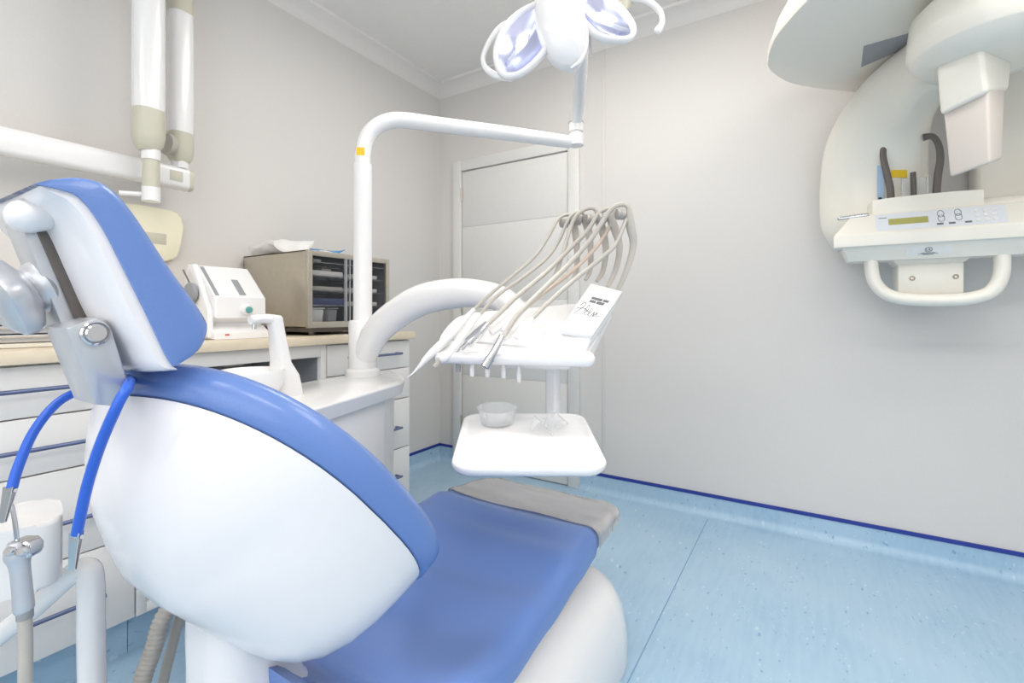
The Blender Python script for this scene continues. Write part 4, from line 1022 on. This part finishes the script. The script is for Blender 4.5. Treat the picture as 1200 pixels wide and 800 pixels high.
# rotating arm with tube head
path = [(1022, 263, 1.98, 52, .10), (1021, 258, 1.98, 58, .115), (1021, 215, 1.97, 59, .12), (1026, 168, 1.92, 57, .115), (1043, 128, 1.82, 50, .10), (1072, 94, 1.68, 45, .085), (1106, 66, 1.54, 45, .08), (1150, 36, 1.43, 60, .085), (1215, 16, 1.35, 62, .09)]
dense = cr(path, 6); rg = []
cen = [P(p[0], p[1], p[2]) for p in dense]
Ydir = Vector((0, 1, 0))
for i, p in enumerate(dense):
    t_ = (cen[min(i+1, len(cen)-1)]-cen[max(i-1, 0)]).normalized(); d_ = (FW+RT*((p[0]-600)/F)).normalized()
    sd = t_.cross(d_).normalized(); fd = sd.cross(t_).normalized(); r = []
    for k in range(36):
        cu, su = sup(2*math.pi*k/36, 2.8); r.append(cen[i]+sd*(p[3]/F*p[2]*.86*cu)+fd*(p[4]*su))
    rg.append(r)
b = B(); loft(b, rg); ra = obj('rotating_arm', b, CREAM, px_, ang=60)
# joint line on the arm
i = 20
# hub above the sensor
b = B(); hub = P(1168, 40, 1.34)
lathe(b, [(.0, -.085), (.10, -.08), (.165, -.066), (.186, -.04), (.19, -.036), (.19, -.03), (.198, -.02), (.198, .02), (.19, .08), (.15, .12)], hub, (0, 0, 1), 40); obj('hub', b, CREAM, px_, ang=50)
# sensor bracket and sensor
def q4(lst): return [P(*a) for a in lst]
bx = PY(1105, 100, 1.98)
sd_ = 1.46
b = B(); hexa(b, q4([(1101, 136, 1.38), (1158, 108, 1.28), (1183, 105, 1.34), (1130, 130, 1.46), (1096, 78, 1.38), (1150, 50, 1.28), (1190, 46, 1.34), (1128, 70, 1.46)]), .012, 3); br = obj('sensor_bracket', b, CREAM, px_)
b = B(); hexa(b, q4([(1113, 208, 1.385), (1161, 191, 1.29), (1175, 186, 1.34), (1130, 200, 1.45), (1105, 132, 1.385), (1158, 104, 1.29), (1178, 102, 1.34), (1130, 126, 1.45)]), .008, 3); sn_ = obj('sensor', b, SENSOR, px_, 'pinkish grey sensor housing')
b = B(); slab(b, q4([(1123, 176, 1.362), (1127, 174.5, 1.354), (1127, 147, 1.354), (1123, 149, 1.362)]), .004); obj('sensor_slot', b, LABEL, sn_)
# overhead carriage, seen from below
ZO = 2.0
ol = [(1060, 112), (985, 107), (930, 99), (903, 84), (899, 70), (906, 47), (925, 22), (952, -6), (1000, -45), (1080, -95), (1180, -130)]
pl_ = [PZ(a, c, ZO) for a, c in ol]
pl_ += [Vector((pl_[-1].x+.25, pl_[-1].y+.1, ZO)), Vector((.95, 1.6, ZO)), Vector((.92, 2.3, ZO)), Vector((.75, YB-.12, ZO)), Vector((.4, YB-.14, ZO))]
ring = cr([(p.x, p.y) for p in pl_], 5, True)
cxp = sum(p[0] for p in ring)/len(ring); cyp = sum(p[1] for p in ring)/len(ring)
def sc_(k): return [(cxp+(x-cxp)*k, cyp+(y-cyp)*k) for x, y in ring]
b = B(); loft(b, [[(x, y, z) for x, y in sc_(k)] for z, k in ((ZO-.03, .6), (ZO-.022, .8), (ZO-.01, .94), (ZO, .99), (ZO+.012, 1.0), (ZO+.02, 1.0), (ZO+.022, .985), (ZO+.03, .985), (ZO+.08, .95), (ZO+.16, .84), (ZO+.2, .7))])
oc = obj('overhead_carriage', b, CREAM, px_, ang=30)
rq = [PZ(1009, 78, ZO-.03), PZ(1012, 54, ZO-.03), PZ(1082, 34, ZO-.03), PZ(1060, 56, ZO-.03)]
b = B(); hexa(b, [p-Vector((0, 0, .004)) for p in rq]+[p+Vector((0, 0, .02)) for p in rq], .002); obj('recess_shade_pad', b, GREY, oc, 'grey pad standing in for the shaded recess under the carriage')  # no hole cut: grey pad gives the shade inside the recess
# labels on the tube head, laid on its surface
from mathutils.bvhtree import BVHTree
LO = OFF[ra.name]; tree = BVHTree.FromPolygons([v.co+LO for v in ra.data.vertices], [list(p.vertices) for p in ra.data.polygons])
def surf(a, c, lift):
    o_ = Vector((0, 0, HC)); d_ = (P(a, c, 1)-o_).normalized(); hit = tree.ray_cast(o_, d_)[0]
    return hit-d_*lift
def sticker(name, x0, y0, x1, y1, m, label, lift=.005):
    q = [surf(x0, y1, lift), surf(x1, y1, lift), surf(x1, y0, lift), surf(x0, y0, lift)]
    return obj(name, slab(B(), q, .001), m, ra, label)
sticker('warning_label', 1044, 199, 1063, 208, YELLOW, 'yellow warning label')
sticker('scale_label', 1028, 194, 1036, 236, LBLUE, 'light blue label')
sticker('label_mark', 1029.5, 200, 1033.5, 208, BLACK, 'black mark', .0065)
sticker('label_mark', 1029.5, 230, 1033.5, 236, BLACK, 'black mark', .0065)
